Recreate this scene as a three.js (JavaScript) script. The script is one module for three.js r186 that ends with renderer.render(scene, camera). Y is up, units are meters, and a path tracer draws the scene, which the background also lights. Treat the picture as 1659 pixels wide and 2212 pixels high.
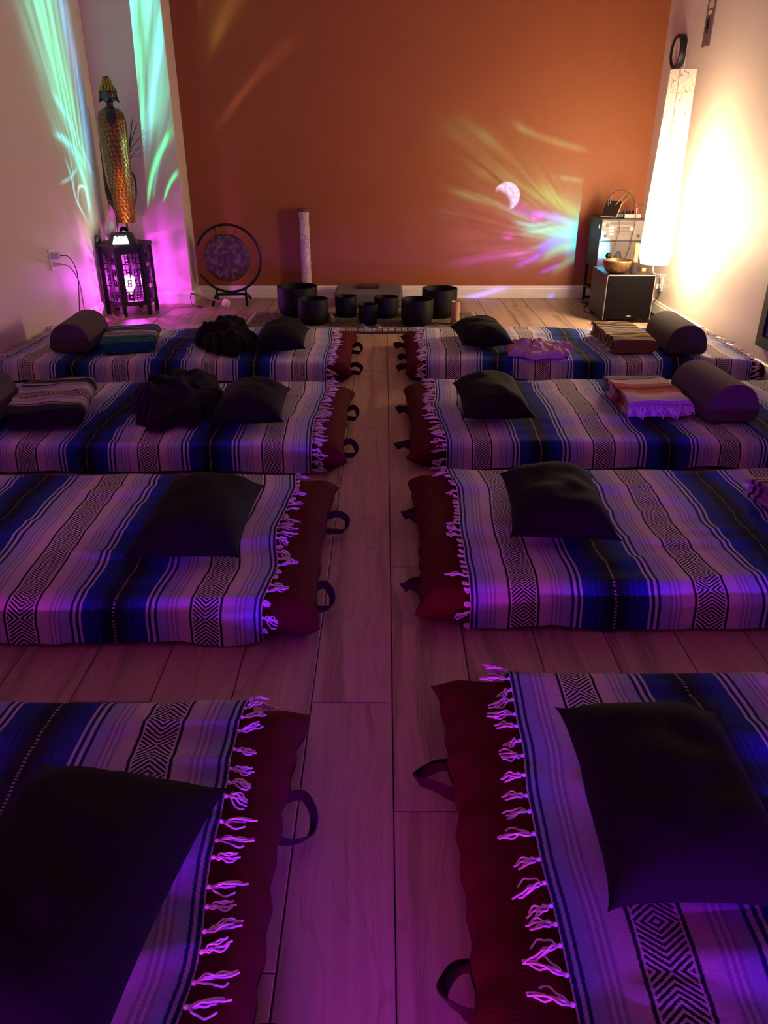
import * as THREE from 'three';
import { RoundedBoxGeometry } from 'three/addons/geometries/RoundedBoxGeometry.js';
import { RectAreaLightUniformsLib } from 'three/addons/lights/RectAreaLightUniformsLib.js';
import { mergeGeometries } from 'three/addons/utils/BufferGeometryUtils.js';
import { createNoise2D, createNoise3D } from 'simplex-noise';

// ------------------------------------------------------------------ camera, exposure
RectAreaLightUniformsLib.init();
const R = Math.PI / 180;
const scene = new THREE.Scene();
scene.background = new THREE.Color(0x000000);
const FOC = 1620, PITCH = 26.2 * R, EYE = 1.2, CX = 831, CY = 1106;
const camera = new THREE.PerspectiveCamera(2 * Math.atan(1106 / FOC) / R, 1659 / 2212, 0.05, 40);
camera.rotation.order = 'YXZ';
camera.rotation.set(-PITCH, 0.0009, 0);
camera.position.set(0, EYE, 0);
const renderer = new THREE.WebGLRenderer();
renderer.toneMapping = THREE.LinearToneMapping;
renderer.toneMappingExposure = 1.05;
renderer.shadowMap.enabled = true;
const WARM = [1.0, 0.78, 0.50];               // paper lamp
const LAMP_POWER = 4.9;                        // candela in all, shared by the paper sections
const LANTERN_POWER = 1.7;
const MOOD = { violet: [[0.14, 0.008, 1.0], 84], magenta: [[0.65, 0.008, 0.9], 36], globe: [[0.42, 0.006, 0.85], 5.6] };   // light strips under the added bench behind the camera, and the added globe

// ------------------------------------------------------------------ helpers
function rng(seed) { let a = seed >>> 0; return () => { a = (a + 0x6D2B79F5) | 0; let t = Math.imul(a ^ (a >>> 15), 1 | a); t = (t + Math.imul(t ^ (t >>> 7), 61 | t)) ^ t; return ((t ^ (t >>> 14)) >>> 0) / 4294967296; }; }
const n2 = createNoise2D(rng(11)), n3 = createNoise3D(rng(23));
const lerp = (a, b, t) => a + (b - a) * t, clamp = (x, a = 0, b = 1) => Math.min(b, Math.max(a, x));
const smooth = (a, b, x) => { const t = clamp((x - a) / (b - a)); return t * t * (3 - 2 * t); };
const V = (x, y, z) => new THREE.Vector3(x, y, z);
const used = new Map();
function numbered(name) { const k = used.get(name) ?? 0; used.set(name, k + 1); return k ? name + '_' + String(k).padStart(3, '0') : name; }
function add(name, geo, mat, parent) {
  const m = new THREE.Mesh(geo, mat); m.name = name; m.castShadow = m.receiveShadow = true; parent.add(m); return m;
}
function tag(o, label, category, group) { o.userData.label = label; o.userData.category = category; if (group) o.userData.group = group; return o; }
function thing(name, label, category, pos = [0, 0, 0], turn = 0, group) {
  const g = new THREE.Group(); g.name = numbered(name); g.position.set(...pos); g.rotation.y = turn; scene.add(g); return tag(g, label, category, group);
}
function solo(name, geo, mat, label, category, pos = [0, 0, 0], turn = 0, group) {
  const m = add(numbered(name), geo, mat, scene); m.position.set(...pos); m.rotation.y = turn; return tag(m, label, category, group);
}
function structure(name, geo, mat) { const m = add(name, geo, mat, scene); m.userData.kind = 'structure'; return m; }
const box = (w, h, d, x = 0, y = 0, z = 0) => new THREE.BoxGeometry(w, h, d).translate(x, y, z);
const rbox = (w, h, d, r, x = 0, y = 0, z = 0, s = 2) => new RoundedBoxGeometry(w, h, d, s, r).translate(x, y, z);
const cyl = (r0, r1, h, x = 0, y = 0, z = 0, s = 24) => new THREE.CylinderGeometry(r0, r1, h, s).translate(x, y, z);
const tube = (pts, r, seg = 40, rad = 6, closed = false) => new THREE.TubeGeometry(new THREE.CatmullRomCurve3(pts.map((p) => V(...p)), closed), seg, r, rad, closed);
const lathe = (pts, s = 40) => new THREE.LatheGeometry(pts.map((p) => new THREE.Vector2(...p)), s);
const merge = (list) => mergeGeometries(list.map((g) => g.index ? g.toNonIndexed() : g));
function bar(a, b, r, s = 8) { const d = V(...b).sub(V(...a)), g = new THREE.CylinderGeometry(r, r, d.length(), s); g.applyQuaternion(new THREE.Quaternion().setFromUnitVectors(V(0, 1, 0), d.clone().normalize())); return g.translate((a[0] + b[0]) / 2, (a[1] + b[1]) / 2, (a[2] + b[2]) / 2); }
function grid(nu, nv, fn, uvfn, close = false) {           // a surface from fn(i / nu, j / nv) -> [x, y, z]
  const p = [], uv = [], idx = [];
  for (let j = 0; j <= nv; j++) for (let i = 0; i <= nu; i++) { p.push(...fn(i / nu, j / nv)); uv.push(...(uvfn ? uvfn(i / nu, j / nv) : [i / nu, j / nv])); }
  for (let j = 0; j < nv; j++) for (let i = 0; i < nu; i++) { const a = j * (nu + 1) + i, b = a + 1, c = a + nu + 1, d = c + 1; idx.push(a, b, d, a, d, c); }
  const g = new THREE.BufferGeometry();
  g.setAttribute('position', new THREE.Float32BufferAttribute(p, 3)); g.setAttribute('uv', new THREE.Float32BufferAttribute(uv, 2)); g.setIndex(idx); g.computeVertexNormals();
  if (close) { const n = g.attributes.normal; for (let j = 0; j <= nv; j++) { const a = j * (nu + 1), b = a + nu, v = V(n.getX(a) + n.getX(b), n.getY(a) + n.getY(b), n.getZ(a) + n.getZ(b)).normalize(); n.setXYZ(a, v.x, v.y, v.z); n.setXYZ(b, v.x, v.y, v.z); } }
  return g;
}
// pixel of the photograph -> direction, then a point on a plane of the room
function ray(px, py) { const u = (px - CX) / FOC, v = (CY - py) / FOC; return [u, v * Math.cos(PITCH) - Math.sin(PITCH), -(Math.cos(PITCH) + v * Math.sin(PITCH))]; }
function onY(px, py, y = 0) { const d = ray(px, py), t = (y - EYE) / d[1]; return [d[0] * t, y, d[2] * t]; }
function onZ(px, py, z) { const d = ray(px, py), t = z / d[2]; return [d[0] * t, EYE + d[1] * t, z]; }
function onX(px, py, x) { const d = ray(px, py), t = x / d[0]; return [x, EYE + d[1] * t, d[2] * t]; }

// textures: fn(u, v) -> [r, g, b] in 0..1 (sRGB when colour)
function tex(w, h, fn, { color = true, rx = 1, ry = 1, clampT = false } = {}) {
  const d = new Uint8Array(w * h * 4);
  for (let j = 0, o = 0; j < h; j++) for (let i = 0; i < w; i++, o += 4) { const c = fn((i + 0.5) / w, (j + 0.5) / h, i, j); d[o] = clamp(c[0]) * 255; d[o + 1] = clamp(c[1]) * 255; d[o + 2] = clamp(c[2]) * 255; d[o + 3] = 255; }
  const t = new THREE.DataTexture(d, w, h); if (color) t.colorSpace = THREE.SRGBColorSpace;
  t.wrapS = t.wrapT = clampT ? THREE.ClampToEdgeWrapping : THREE.RepeatWrapping; t.magFilter = t.minFilter = THREE.LinearFilter; t.repeat.set(rx, ry); t.needsUpdate = true; return t;
}
const hex = (h) => [(h >> 16 & 255) / 255, (h >> 8 & 255) / 255, (h & 255) / 255];
const mixc = (a, b, t) => [lerp(a[0], b[0], t), lerp(a[1], b[1], t), lerp(a[2], b[2], t)];
const std = (color, roughness = 0.7, metalness = 0, more = {}) => new THREE.MeshPhysicalMaterial({ color, roughness, metalness, ...more });
const cloth = (color, more = {}) => std(color, 0.95, 0, { specularIntensity: 0.3, sheen: 0.25, sheenColor: new THREE.Color(0.5, 0.45, 0.45), sheenRoughness: 0.6, ...more });

const weaveBump = tex(128, 128, (u, v, i, j) => { const a = ((i >> 1) + (j >> 1)) & 1 ? 0.75 : 0.35, b = a + 0.25 * n2(i * 0.3, j * 0.3); return [b, b, b]; }, { color: false });
const fuzzBump = tex(256, 256, (u, v, i, j) => { const b = 0.5 + 0.3 * n2(i * 0.11, j * 0.11) + 0.2 * n2(i * 0.5, j * 0.5); return [b, b, b]; }, { color: false });
const weave = (rx, ry) => { const t = weaveBump.clone(); t.repeat.set(rx, ry); return t; };
const fuzz = (rx, ry) => { const t = fuzzBump.clone(); t.repeat.set(rx, ry); return t; };

// ------------------------------------------------------------------ room
const XL = -2.18, XR = 2.12, ZB = -6.64, ZP = -6.386, XP = -1.595, ZF = 2.6, HC = 2.75, TH = 0.12;
const paintBump = fuzz(1, 1);
const paint = (c, rx, ry, rough = 0.55) => std(c, rough, 0, { bumpMap: fuzz(rx, ry), bumpScale: 0.00025 });
const cream = paint(0xd6c6b8, 14, 6), terracotta = paint(0x925022, 10, 6, 0.6), white = std(0xe6dcd4, 0.45);
const M = { black: std(0x100f10, 0.45), blackMetal: std(0x14110f, 0.38, 0.3), darkWood: std(0x1a1013, 0.5), plasticWhite: std(0xe8e2d8, 0.4), steel: std(0x9a9690, 0.35, 0.8) };
const ZC = (ZB + ZF) / 2, LZ = ZF - ZB;
structure('wall_left', box(TH, HC, LZ + 2 * TH, XL - TH / 2, HC / 2, ZC), cream);
structure('wall_right', box(TH, HC, LZ + 2 * TH, XR + TH / 2, HC / 2, ZC), cream);
structure('wall_back', box(XR - XL, HC, TH, (XL + XR) / 2, HC / 2, ZB - TH / 2), terracotta);
structure('wall_pier', rbox(XP - XL, HC, ZP - ZB, 0.004, (XL + XP) / 2, HC / 2, (ZP + ZB) / 2), cream);
structure('wall_front', box(XR - XL, HC, TH, (XL + XR) / 2, HC / 2, ZF + TH / 2), cream);
structure('ceiling', box(XR - XL + 2 * TH, TH, LZ + 2 * TH, (XL + XR) / 2, HC + TH / 2, ZC), paint(0xd8d0c6, 10, 20));
function skirting(name, ax, az, bx, bz, inx, inz) {                // along a wall from a to b, (inx, inz) points into the room
  const L = Math.hypot(bx - ax, bz - az), s = new THREE.Shape();
  [[0, 0], [0.014, 0], [0.014, 0.075], [0.010, 0.083], [0.010, 0.092], [0.004, 0.099], [0, 0.1]].forEach((p, i) => i ? s.lineTo(...p) : s.moveTo(...p));
  const g = new THREE.ExtrudeGeometry(s, { depth: L, bevelEnabled: false });
  const m = new THREE.Matrix4().makeBasis(V(inx, 0, inz), V(0, 1, 0), V((bx - ax) / L, 0, (bz - az) / L));
  if (m.determinant() < 0) { g.scale(1, 1, -1).translate(0, 0, 0); for (let i = 0, k = g.attributes.position; i < k.count; i += 3) { for (const at of [g.attributes.position, g.attributes.normal, g.attributes.uv]) { const n = at.itemSize, a = at.array; for (let c = 0; c < n; c++) { const t = a[(i + 1) * n + c]; a[(i + 1) * n + c] = a[(i + 2) * n + c]; a[(i + 2) * n + c] = t; } } } m.makeBasis(V(inx, 0, inz), V(0, 1, 0), V((ax - bx) / L, 0, (az - bz) / L)); }
  g.applyMatrix4(m).translate(ax, 0, az); structure(name, g, white);
}
skirting('baseboard_left', XL, ZP, XL, ZF, 1, 0);
skirting('baseboard_right', XR, ZB, XR, ZF, -1, 0);
skirting('baseboard_back', XP, ZB, XR, ZB, 0, 1);
skirting('baseboard_pier', XL, ZP, XP + 0.014, ZP, 0, 1);
skirting('baseboard_pier_side', XP, ZB, XP, ZP, 1, 0);

// floor planks: each one a mesh, in columns 0.1935 m wide, ends stepped by a third
{
  const NV = 6, W = 0.1935, L = 0.966, gap = 0.0022;
  const base = hex(0x9a7c66), light = hex(0xac9078), dark = hex(0x5a4232);
  const wood = tex(1536, 1024, (u, v) => {
    const k = Math.floor(u * NV), x = (u * NV - k) * W, y = v * L, s = k * 7.31;
    const warp = 0.010 * n2(y * 1.6 + s, x * 4) + 0.003 * n2(y * 5 - s, x * 9);
    const g1 = n2((x + warp) * 42 + s * 3, y * 1.1 + s), g2 = n2((x + warp) * 150 + s, y * 3.5), g3 = n2(x * 600 + s, y * 16);
    let t = 0.5 + 0.32 * g1 + 0.2 * g2 + 0.1 * g3, c = mixc(base, light, t);
    const heart = n2((x + warp * 1.6) * 13 + s * 1.7, y * 0.55 + s * 2);
    c = mixc(c, dark, 0.55 * smooth(0.35, 0.75, heart) * (0.6 + 0.4 * g2));
    const vein = 1 - Math.abs(n2((x + warp * 2.4) * 22 + s, y * 1.3 + 5));
    return mixc(c, dark, 0.22 * smooth(0.9, 1, vein));
  });
  const wm = std(0xffffff, 0.42, 0, { map: wood, bumpMap: wood, bumpScale: 0.0004, specularIntensity: 0.6 });
  const floor = structure('floor', box(XR - XL, 0.1, LZ, (XL + XR) / 2, -0.062, ZC), std(0x2a1d18, 0.9));
  const variants = [];
  const plank = (w, l, k, flip) => {                                // top with chamfered rim; origin at the top's centre
    const b = 0.0018, xs = [-w / 2, -w / 2 + b, w / 2 - b, w / 2], zs = [-l / 2, -l / 2 + b, l / 2 - b, l / 2], p = [], uv = [], id = [];
    const put = (x, y, z) => { p.push(x, y, z); const a = (flip ? 0.5 - x / W : 0.5 + x / W), c = flip ? 0.5 - z / L : 0.5 + z / L; uv.push((k + clamp(a, 0.01, 0.99)) / NV, c); return p.length / 3 - 1; };
    const ring = (x0, x1, z0, z1, y) => [put(x0, y, z0), put(x0, y, z1), put(x1, y, z1), put(x1, y, z0)];
    const a = ring(xs[1], xs[2], zs[1], zs[2], 0), r1 = ring(xs[1], xs[2], zs[1], zs[2], 0), r2 = ring(xs[0], xs[3], zs[0], zs[3], -b), r3 = ring(xs[0], xs[3], zs[0], zs[3], -0.012);
    id.push(a[0], a[1], a[2], a[0], a[2], a[3]);
    for (const [q, r] of [[r1, r2], [r2, r3]]) for (let i = 0; i < 4; i++) { const j = (i + 1) % 4; id.push(q[i], r[i], r[j], q[i], r[j], q[j]); }
    const g = new THREE.BufferGeometry(); g.setAttribute('position', new THREE.Float32BufferAttribute(p, 3)); g.setAttribute('uv', new THREE.Float32BufferAttribute(uv, 2)); g.setIndex(id);
    const out = g.toNonIndexed(); out.computeVertexNormals(); return out;
  };
  const cache = new Map(), rnd = rng(5);
  for (let c = -11; c <= 10; c++) {
    let x0 = -0.175 + c * W, x1 = x0 + W; x0 = Math.max(x0, XL); x1 = Math.min(x1, XR); if (x1 - x0 < 0.02) continue;
    const off = -1.408 + ((c % 3) + 3) % 3 * 0.326;
    for (let k = -7; k <= 5; k++) {
      let z0 = off + k * L, z1 = z0 + L; z0 = Math.max(z0, ZB); z1 = Math.min(z1, ZF); if (z1 - z0 < 0.02) continue;
      const v = Math.floor(rnd() * NV), f = rnd() > 0.5, key = [(x1 - x0).toFixed(3), (z1 - z0).toFixed(3), v, f].join();
      if (!cache.has(key)) cache.set(key, plank(x1 - x0 - gap, z1 - z0 - gap, v, f));
      const m = add('plank', cache.get(key), wm, floor); m.position.set((x0 + x1) / 2, 0, (z0 + z1) / 2);
    }
  }
}

// ------------------------------------------------------------------ cloth surfaces
const LB = 1.79, TILE = 0.31;
function diamond(x, y) {                    // x in -1..1 across the band, y in metres; 1 where the thread is black
  const p = 0.155, t = Math.abs(((y / p) % 1 + 1) % 1 - 0.5) * p, q = t + Math.abs(x) * 0.026;    // nested chevrons round a diamond
  const k = Math.floor(q / 0.0052), cell = Math.floor(y / 0.0016) & 1;
  const j = (q / 0.0052) % 1;
  return (k & 1) ? (j > 0.06 && j < 0.94 ? 1 : cell) : (j > 0.9 ? cell * 0.5 : 0);
}
// the woven blanket: stripes across its length, 2048 x 512
function falsa(x, y, e) {                                        // metres along and across; e small jitter of the threads
  const lav = hex(0xc9b8c0), blu = hex(0xa2a8d2), pnk = hex(0xd8c6ca), navy = hex(0x121a62), blk = hex(0x0d0a12), wht = hex(0xeae0de), deep = hex(0x0c1a40), royal = hex(0x183492);
  let m = Math.min(x, LB - x);                                   // mirrored from both ends
  m += e;
  if (m < 0.003) return wht;
  if (m < 0.010) return navy;
  if (m < 0.017) return mixc(blu, wht, 0.4);
  if (m < 0.0225) return navy;
  const c = ((m - 0.151) % 0.497 + 0.497) % 0.497;               // 0 at the middle of a diamond band
  const d = Math.min(c, 0.497 - c), s = d;
  if (s < 0.0335) return diamond(s / 0.0335, y) ? blk : wht;
  if (s < 0.0375) return wht;
  if (s < 0.0435) return blk;
  if (s < 0.131) {                                               // pale band, ombre with three soft stripes
    const t = (s - 0.0435) / 0.0875; let k = mixc(pnk, blu, smooth(0.1, 1, t));
    for (const q of [0.42, 0.55, 0.68]) if (Math.abs(t - q) < 0.035) k = mixc(k, hex(0x8878a4), 0.55);
    if (Math.abs(t - 0.615) < 0.028 || Math.abs(t - 0.485) < 0.028) k = mixc(k, wht, 0.5);
    return k;
  }
  if (s < 0.138) return navy;
  if (s < 0.147) return mixc(blu, wht, 0.55);
  if (s < 0.155) return navy;
  if (s < 0.1615) return mixc(blu, wht, 0.65);
  const b = 0.2485 - s;                                          // distance from the middle of the dark block
  if (b < 0.003) return (Math.floor(y / 0.0045) & 1) ? hex(0xb8ae98) : blk;
  let k = mixc(blk, royal, smooth(0.004, 0.052, b));
  k = mixc(k, deep, 0.6 * smooth(0.2, 0.9, Math.sin(b * 420) * 0.5 + 0.5) * (1 - smooth(0.05, 0.075, b)));
  return k;
}
const falsaMap = tex(2048, 512, (u, v, i, j) => {
  const tooth = ((j >> 1) & 1 ? 0.0007 : -0.0007) + 0.0006 * n2(i * 0.02, j * 0.12), c = falsa(u * LB, v * TILE, tooth);
  const s = 1 + 0.17 * n2(i * 0.35, j * 0.35) + 0.06 * n2(i * 0.05, j * 0.9), fleck = n2(i * 0.7 + 40, j * 0.7) > 0.92 && (i * 31 + j * 17) % 5 === 0 ? 0.25 : 0;
  return [c[0] * s + fleck, c[1] * s + fleck, c[2] * s + fleck];
});
const falsaMat = cloth(0xffffff, { map: falsaMap, bumpMap: weave(300, 52), bumpScale: 0.0012, sheen: 0.15 });
const yarn = cloth(0xd9c6cc);

// a stuffed, seamed shape: r is how far the rounding reaches in from the seam
function cushion({ w, d, h, r, nu = 40, nv = 40, pinch = 0, scallop = 0, wrinkle = 0, low = 1, seed = 0, ear = 0, rep = 1 }) {
  const f = (q) => Math.sqrt(Math.max(0, 1 - (1 - clamp(q)) ** 2));
  const map = (s) => Math.sin((s * 2 - 1) * Math.PI / 2);
  const half = (sign) => grid(nu, nv, (a, b) => {
    const u = map(a), v = map(b), eu = 1 - Math.abs(u), ev = 1 - Math.abs(v);
    let x = w / 2 * u * (1 - pinch * Math.cos(v * Math.PI / 2) * Math.abs(u) ** 2), z = d / 2 * v * (1 - pinch * Math.cos(u * Math.PI / 2) * Math.abs(v) ** 2);
    const k = f(eu * w / 2 / r) * f(ev * d / 2 / r), corner = (Math.abs(u) * Math.abs(v)) ** 12;
    x += Math.sign(u) * (scallop * Math.sin(z * 75 + seed) * Math.abs(u) ** 20 + ear * corner); z += Math.sign(v) * (scallop * Math.sin(x * 75 + seed) * Math.abs(v) ** 20 + ear * corner);
    x += scallop * 1.5 * n2(z * 5, seed) * Math.abs(u) ** 6;
    let y = sign * h / 2 * k * (sign < 0 ? low : 1);
    if (wrinkle && sign > 0) y += wrinkle * (0.6 * n2(x * 7 + seed, z * 7) + 0.4 * (1 - Math.abs(n2(x * 11 - seed, z * 16))) * smooth(1, 0.3, Math.min(eu, ev) * 2)) * k;
    return [x, y, z];
  }, (a, b) => [a * rep * w, b * rep * d]);
  const top = half(1), bot = half(-1); bot.index.array.reverse(); bot.computeVertexNormals();
  const nt = top.attributes.normal, nb = bot.attributes.normal;     // share the seam's normals
  for (let j = 0; j <= nv; j++) for (let i = 0; i <= nu; i++) if (i === 0 || j === 0 || i === nu || j === nv) { const q = j * (nu + 1) + i, n = V(nt.getX(q) + nb.getX(q), (nt.getY(q) + nb.getY(q)) / 2, nt.getZ(q) + nb.getZ(q)).normalize(); nt.setXYZ(q, n.x, n.y, n.z); nb.setXYZ(q, n.x, n.y, n.z); }
  return mergeGeometries([top, bot]);
}

// tassels: bundles of loose twisted strands, x outwards, lying on y = 0
const tasselShapes = [];
for (let k = 0; k < 7; k++) {
  const r = rng(100 + k), list = [new THREE.SphereGeometry(0.0042, 6, 5).translate(0.003, 0.0035, 0)], len = [0.06, 0.05, 0.068, 0.055, 0.045, 0.062, 0.04][k], lean = (r() - 0.5) * 0.03;
  for (let s = 0; s < 5; s++) {
    const sp = (s - 2) * 0.0036 + (r() - 0.5) * 0.003, e = len * (0.7 + 0.35 * r()), cu = (r() - 0.5) * 0.024, jit = () => (r() - 0.5) * 0.0045;
    list.push(tube([[0, 0.003, 0], [0.010, 0.004, sp * 0.3], [e * 0.3, 0.004 + 0.004 * r(), sp * 0.8 + jit()], [e * 0.5, 0.004 + 0.005 * r(), sp + lean * 0.35 + cu * 0.5 + jit()], [e * 0.7, 0.003 + 0.003 * r(), sp * 1.3 + lean * 0.6 + cu + jit()], [e * 0.86, 0.0025, sp * 1.3 + lean * 0.85 + cu * 0.7 + jit()], [e, 0.002, sp * 1.1 + lean + cu * 0.4]], 0.0018, 16, 5));
  }
  tasselShapes.push(merge(list));
}
const knotShapes = [];
for (let k = 0; k < 4; k++) {
  const r = rng(200 + k), list = [];
  for (let s = 0; s < 3; s++) { const a = 0.006 + 0.004 * r(), z = (s - 1) * 0.003; list.push(tube([[0, 0.003, z], [a, 0.006, z - 0.006 * r()], [a * 2, 0.005, z + 0.003], [a * 1.3, 0.003, z + 0.008 * r()], [0.002, 0.002, z]], 0.0024, 12, 5)); }
  knotShapes.push(merge(list));
}

// ------------------------------------------------------------------ mats with blankets
const maroon = cloth(0x4c040e, { bumpMap: fuzz(6, 6), bumpScale: 0.0008, sheen: 0, sheenColor: new THREE.Color(0.6, 0.15, 0.15) });
const strap = cloth(0x2c0a10);
const MH = 0.108;
const matGeo = [0, 1, 2].map((s) => cushion({ w: 2.0, d: 0.87, h: MH, r: 0.058, nu: 90, nv: 60, pinch: 0.012, scallop: 0.0035, wrinkle: 0.004, seed: s * 3.7, ear: 0.016 }));
function handleGeo(seed, reach) {
  const r = rng(seed), s = 0.047, pts = [[-0.02, 0.035, -s], [reach * 0.5, 0.045 + 0.02 * r(), -s * 0.75], [reach, 0.025 + 0.02 * r(), -s * 0.2 + 0.02 * (r() - 0.5)], [reach * 0.9, 0.02, s * 0.5], [reach * 0.35, 0.026, s * 0.95], [-0.02, 0.03, s]];
  const c = new THREE.CatmullRomCurve3(pts.map((p) => V(...p))), n = 30, fr = 0.013, P = [], up = V(0, 1, 0);
  const at = (a, b) => { const p = c.getPoint(a), tg = c.getTangent(a), wdt = V(0.55, 0.8, 0.2).addScaledVector(tg, -(tg.y * 0.8 + tg.x * 0.55 + tg.z * 0.2)).normalize(), nor = tg.clone().cross(wdt).normalize(); const q = b * 4, k = Math.min(3, Math.floor(q)), t = q - k, cs = [[1, 1], [-1, 1], [-1, -1], [1, -1], [1, 1]], e = [lerp(cs[k][0], cs[k + 1][0], t), lerp(cs[k][1], cs[k + 1][1], t)]; p.addScaledVector(wdt, e[0] * fr).addScaledVector(nor, e[1] * 0.0016); return [p.x, Math.max(p.y, 0.003), p.z]; };
  return grid(n, 4, (a, b) => at(a, b));
}
const handles = [handleGeo(31, 0.05), handleGeo(32, 0.062), handleGeo(33, 0.04)];
// cross-section of the draped blanket: arc-length samples from the back hem over the top to the front hem
function section(z0, z1, h, hem0, hem1) {
  const pts = [], r = 0.05;
  pts.push([z0 - 0.012, hem0]); pts.push([z0 - 0.012, h - r]);
  for (let k = 1; k <= 6; k++) { const a = k / 6 * Math.PI / 2; pts.push([z0 - 0.012 + r - r * Math.cos(a), h - r + r * Math.sin(a)]); }
  for (let k = 1; k <= 30; k++) pts.push([lerp(z0 - 0.012 + r, z1 + 0.012 - r, k / 30), h]);
  for (let k = 1; k <= 6; k++) { const a = k / 6 * Math.PI / 2; pts.push([z1 + 0.012 - r + r * Math.sin(a), h - r + r * Math.cos(a)]); }
  for (let k = 1; k <= 4; k++) pts.push([z1 + 0.012 + 0.004 * k / 4, lerp(h - r, hem1, k / 4)]);
  return pts;
}
const ORD = ['first', 'second', 'third', 'fourth'];
// side, row, aisle end, wall end, back z, front z, blanket start beyond the aisle end, share of knots in the fringe
const MATS = [
  ['lantern', 0, -0.19, -4.93, -4.06, 0.135, 0.0, -1], ['subwoofer', 0, 0.12, -4.93, -4.085, 0.115, 0.0, 1],
  ['lantern', 1, -0.165, -3.68, -2.795, 0.125, 0.1, -1], ['subwoofer', 1, 0.105, -3.74, -2.835, 0.135, 0.1, 1],
  ['lantern', 2, -0.185, -2.52, -1.645, 0.135, 0.45, -1], ['subwoofer', 2, 0.1, -2.565, -1.715, 0.135, 0.75, 1],
  ['lantern', 3, -0.18, -1.285, -0.42, 0.11, 0.0, -1], ['subwoofer', 3, 0.125, -1.385, -0.52, 0.145, 0.0, 1],
];
const matAt = {};
for (const [side, row, end, z0, z1, inset, knots, dir] of MATS) {
  const seed = row * 2 + (dir > 0 ? 1 : 0), zc = (z0 + z1) / 2, dz = z1 - z0, where = `${ORD[row]} mattress from the ${side}`;
  const mat = thing('floor_mattress', `maroon floor mattress with strap handles, ${ORD[row]} one from the ${side}`, 'mattress', [end + dir * 1.0, MH / 2, zc], 0, 'maroon floor mattresses');
  const body = add('cover', matGeo[seed % 3], maroon, mat); body.scale.z = dz / 0.87;
  const spots = row === 0 && dir > 0 ? [-0.28, 0.02, 0.25] : row === 3 ? [-0.18, 0.25] : [-0.2, 0.27];
  spots.forEach((p, i) => { const hd = add('handle', handles[(i + seed) % 3], strap, mat); hd.position.set(-dir * 0.995, -MH / 2, p); hd.rotation.y = dir > 0 ? Math.PI : 0; hd.rotation.y += (i - 0.5) * 0.15; });
  // blanket
  const bl = thing('striped_blanket', `blue and white striped woven blanket spread over the ${where}`, 'blanket', [end + dir * inset, 0, 0], 0, 'striped blankets on the mattresses');
  const H = MH + 0.011, pts = section(z0, z1, H, 0.03, 0.012), acc = [0];
  for (let i = 1; i < pts.length; i++) acc.push(acc[i - 1] + Math.hypot(pts[i][0] - pts[i - 1][0], pts[i][1] - pts[i - 1][1]));
  const S = acc.at(-1), nv = pts.length - 1, nu = 180, sd = seed * 13.1;
  const pos = (a, j) => {
    const x = a * LB, [z, y] = pts[j], t = acc[j] / S, top = smooth(0.5, 1, y / H);
    const wave = 0.006 * n2(x * 1.7 + sd, z * 2.3), ripple = (0.010 * smooth(0.2, 0.8, n2(x * 1.4 - sd, z * 9)) + 0.005 * smooth(0.25, 0.8, n2(x * 2.2 + sd, z * 19))) * top, edge = j > nv - 11 ? 1 - (nv - j) / 11 : 0;
    const xs = 0.016 * n2(z * 1.5 + sd, x * 0.7) + 0.006 * n2(z * 4 + sd, 3 + x);
    return [dir * (x + xs), Math.max(0.006, y + (wave + ripple) * top * 0.8 + 0.002 + (j === nv ? 0.008 * n2(x * 3 + sd, 8) : 0)), z + edge * (0.009 * n2(x * 3.2 + sd, 2) + 0.005 * n2(x * 9 + sd, 4) + 0.004) - (j < 3 ? 0.004 : 0)];
  };
  const g = grid(nu, nv, (a, b) => pos(a, Math.round(b * nv)), (a, b) => [a, acc[Math.round(b * nv)] / TILE + seed * 0.21]);
  if (dir > 0) { g.index.array.reverse(); g.computeVertexNormals(); }
  add('woven_cloth', g, falsaMat, bl);
  const under = grid(nu, nv, (a, b) => { const p = pos(a, Math.round(b * nv)); const j = Math.round(b * nv); return [p[0], p[1] - (j > 6 && j < nv - 8 ? 0.003 : 0), p[2] + (j >= nv - 8 ? -0.003 : j <= 6 ? 0.003 : 0)]; }, (a, b) => [a, acc[Math.round(b * nv)] / TILE + seed * 0.21]);
  if (dir < 0) { under.index.array.reverse(); under.computeVertexNormals(); }
  // fringe at both ends
  const rr = rng(700 + seed);
  for (const e of [0, 1]) {
    let s = 0.05;
    while (s < S - 0.005) {
      let j = 1; while (j < nv && acc[j] < s) j++;
      const t = (s - acc[j - 1]) / (acc[j] - acc[j - 1]), A = pos(e, j - 1), B = pos(e, j), p = [0, 1, 2].map((k) => lerp(A[k], B[k], t));
      const nrm = V(0, B[2] - A[2], -(B[1] - A[1])).normalize(); if (nrm.y < -0.2) nrm.negate();
      const dense = row < 2 ? 0.028 : row === 2 ? 0.036 : 0.042, isKnot = rr() < knots;
      const m = add('tassel', isKnot ? knotShapes[Math.floor(rr() * 4)] : tasselShapes[Math.floor(rr() * 7)], yarn, bl);
      m.position.set(p[0], p[1] + nrm.y * 0.001 - 0.003 * nrm.y, p[2] + nrm.z * 0.003);
      m.rotation.set(Math.atan2(nrm.z, nrm.y), 0, 0); const flip = (e === 0 ? -dir : dir);
      const q = new THREE.Quaternion().setFromAxisAngle(V(0, 1, 0), (flip > 0 ? 0 : Math.PI) + (rr() - 0.5) * 0.9); m.quaternion.multiply(q);
      if (nrm.z > 0.7 || nrm.z < -0.7) m.rotateZ(0);
      s += dense * (0.7 + 0.6 * rr()) * (isKnot ? 0.75 : 1);
    }
  }
  matAt[side[0] + row] = { H, where };
}
const TOP = MH + 0.0285;

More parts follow.
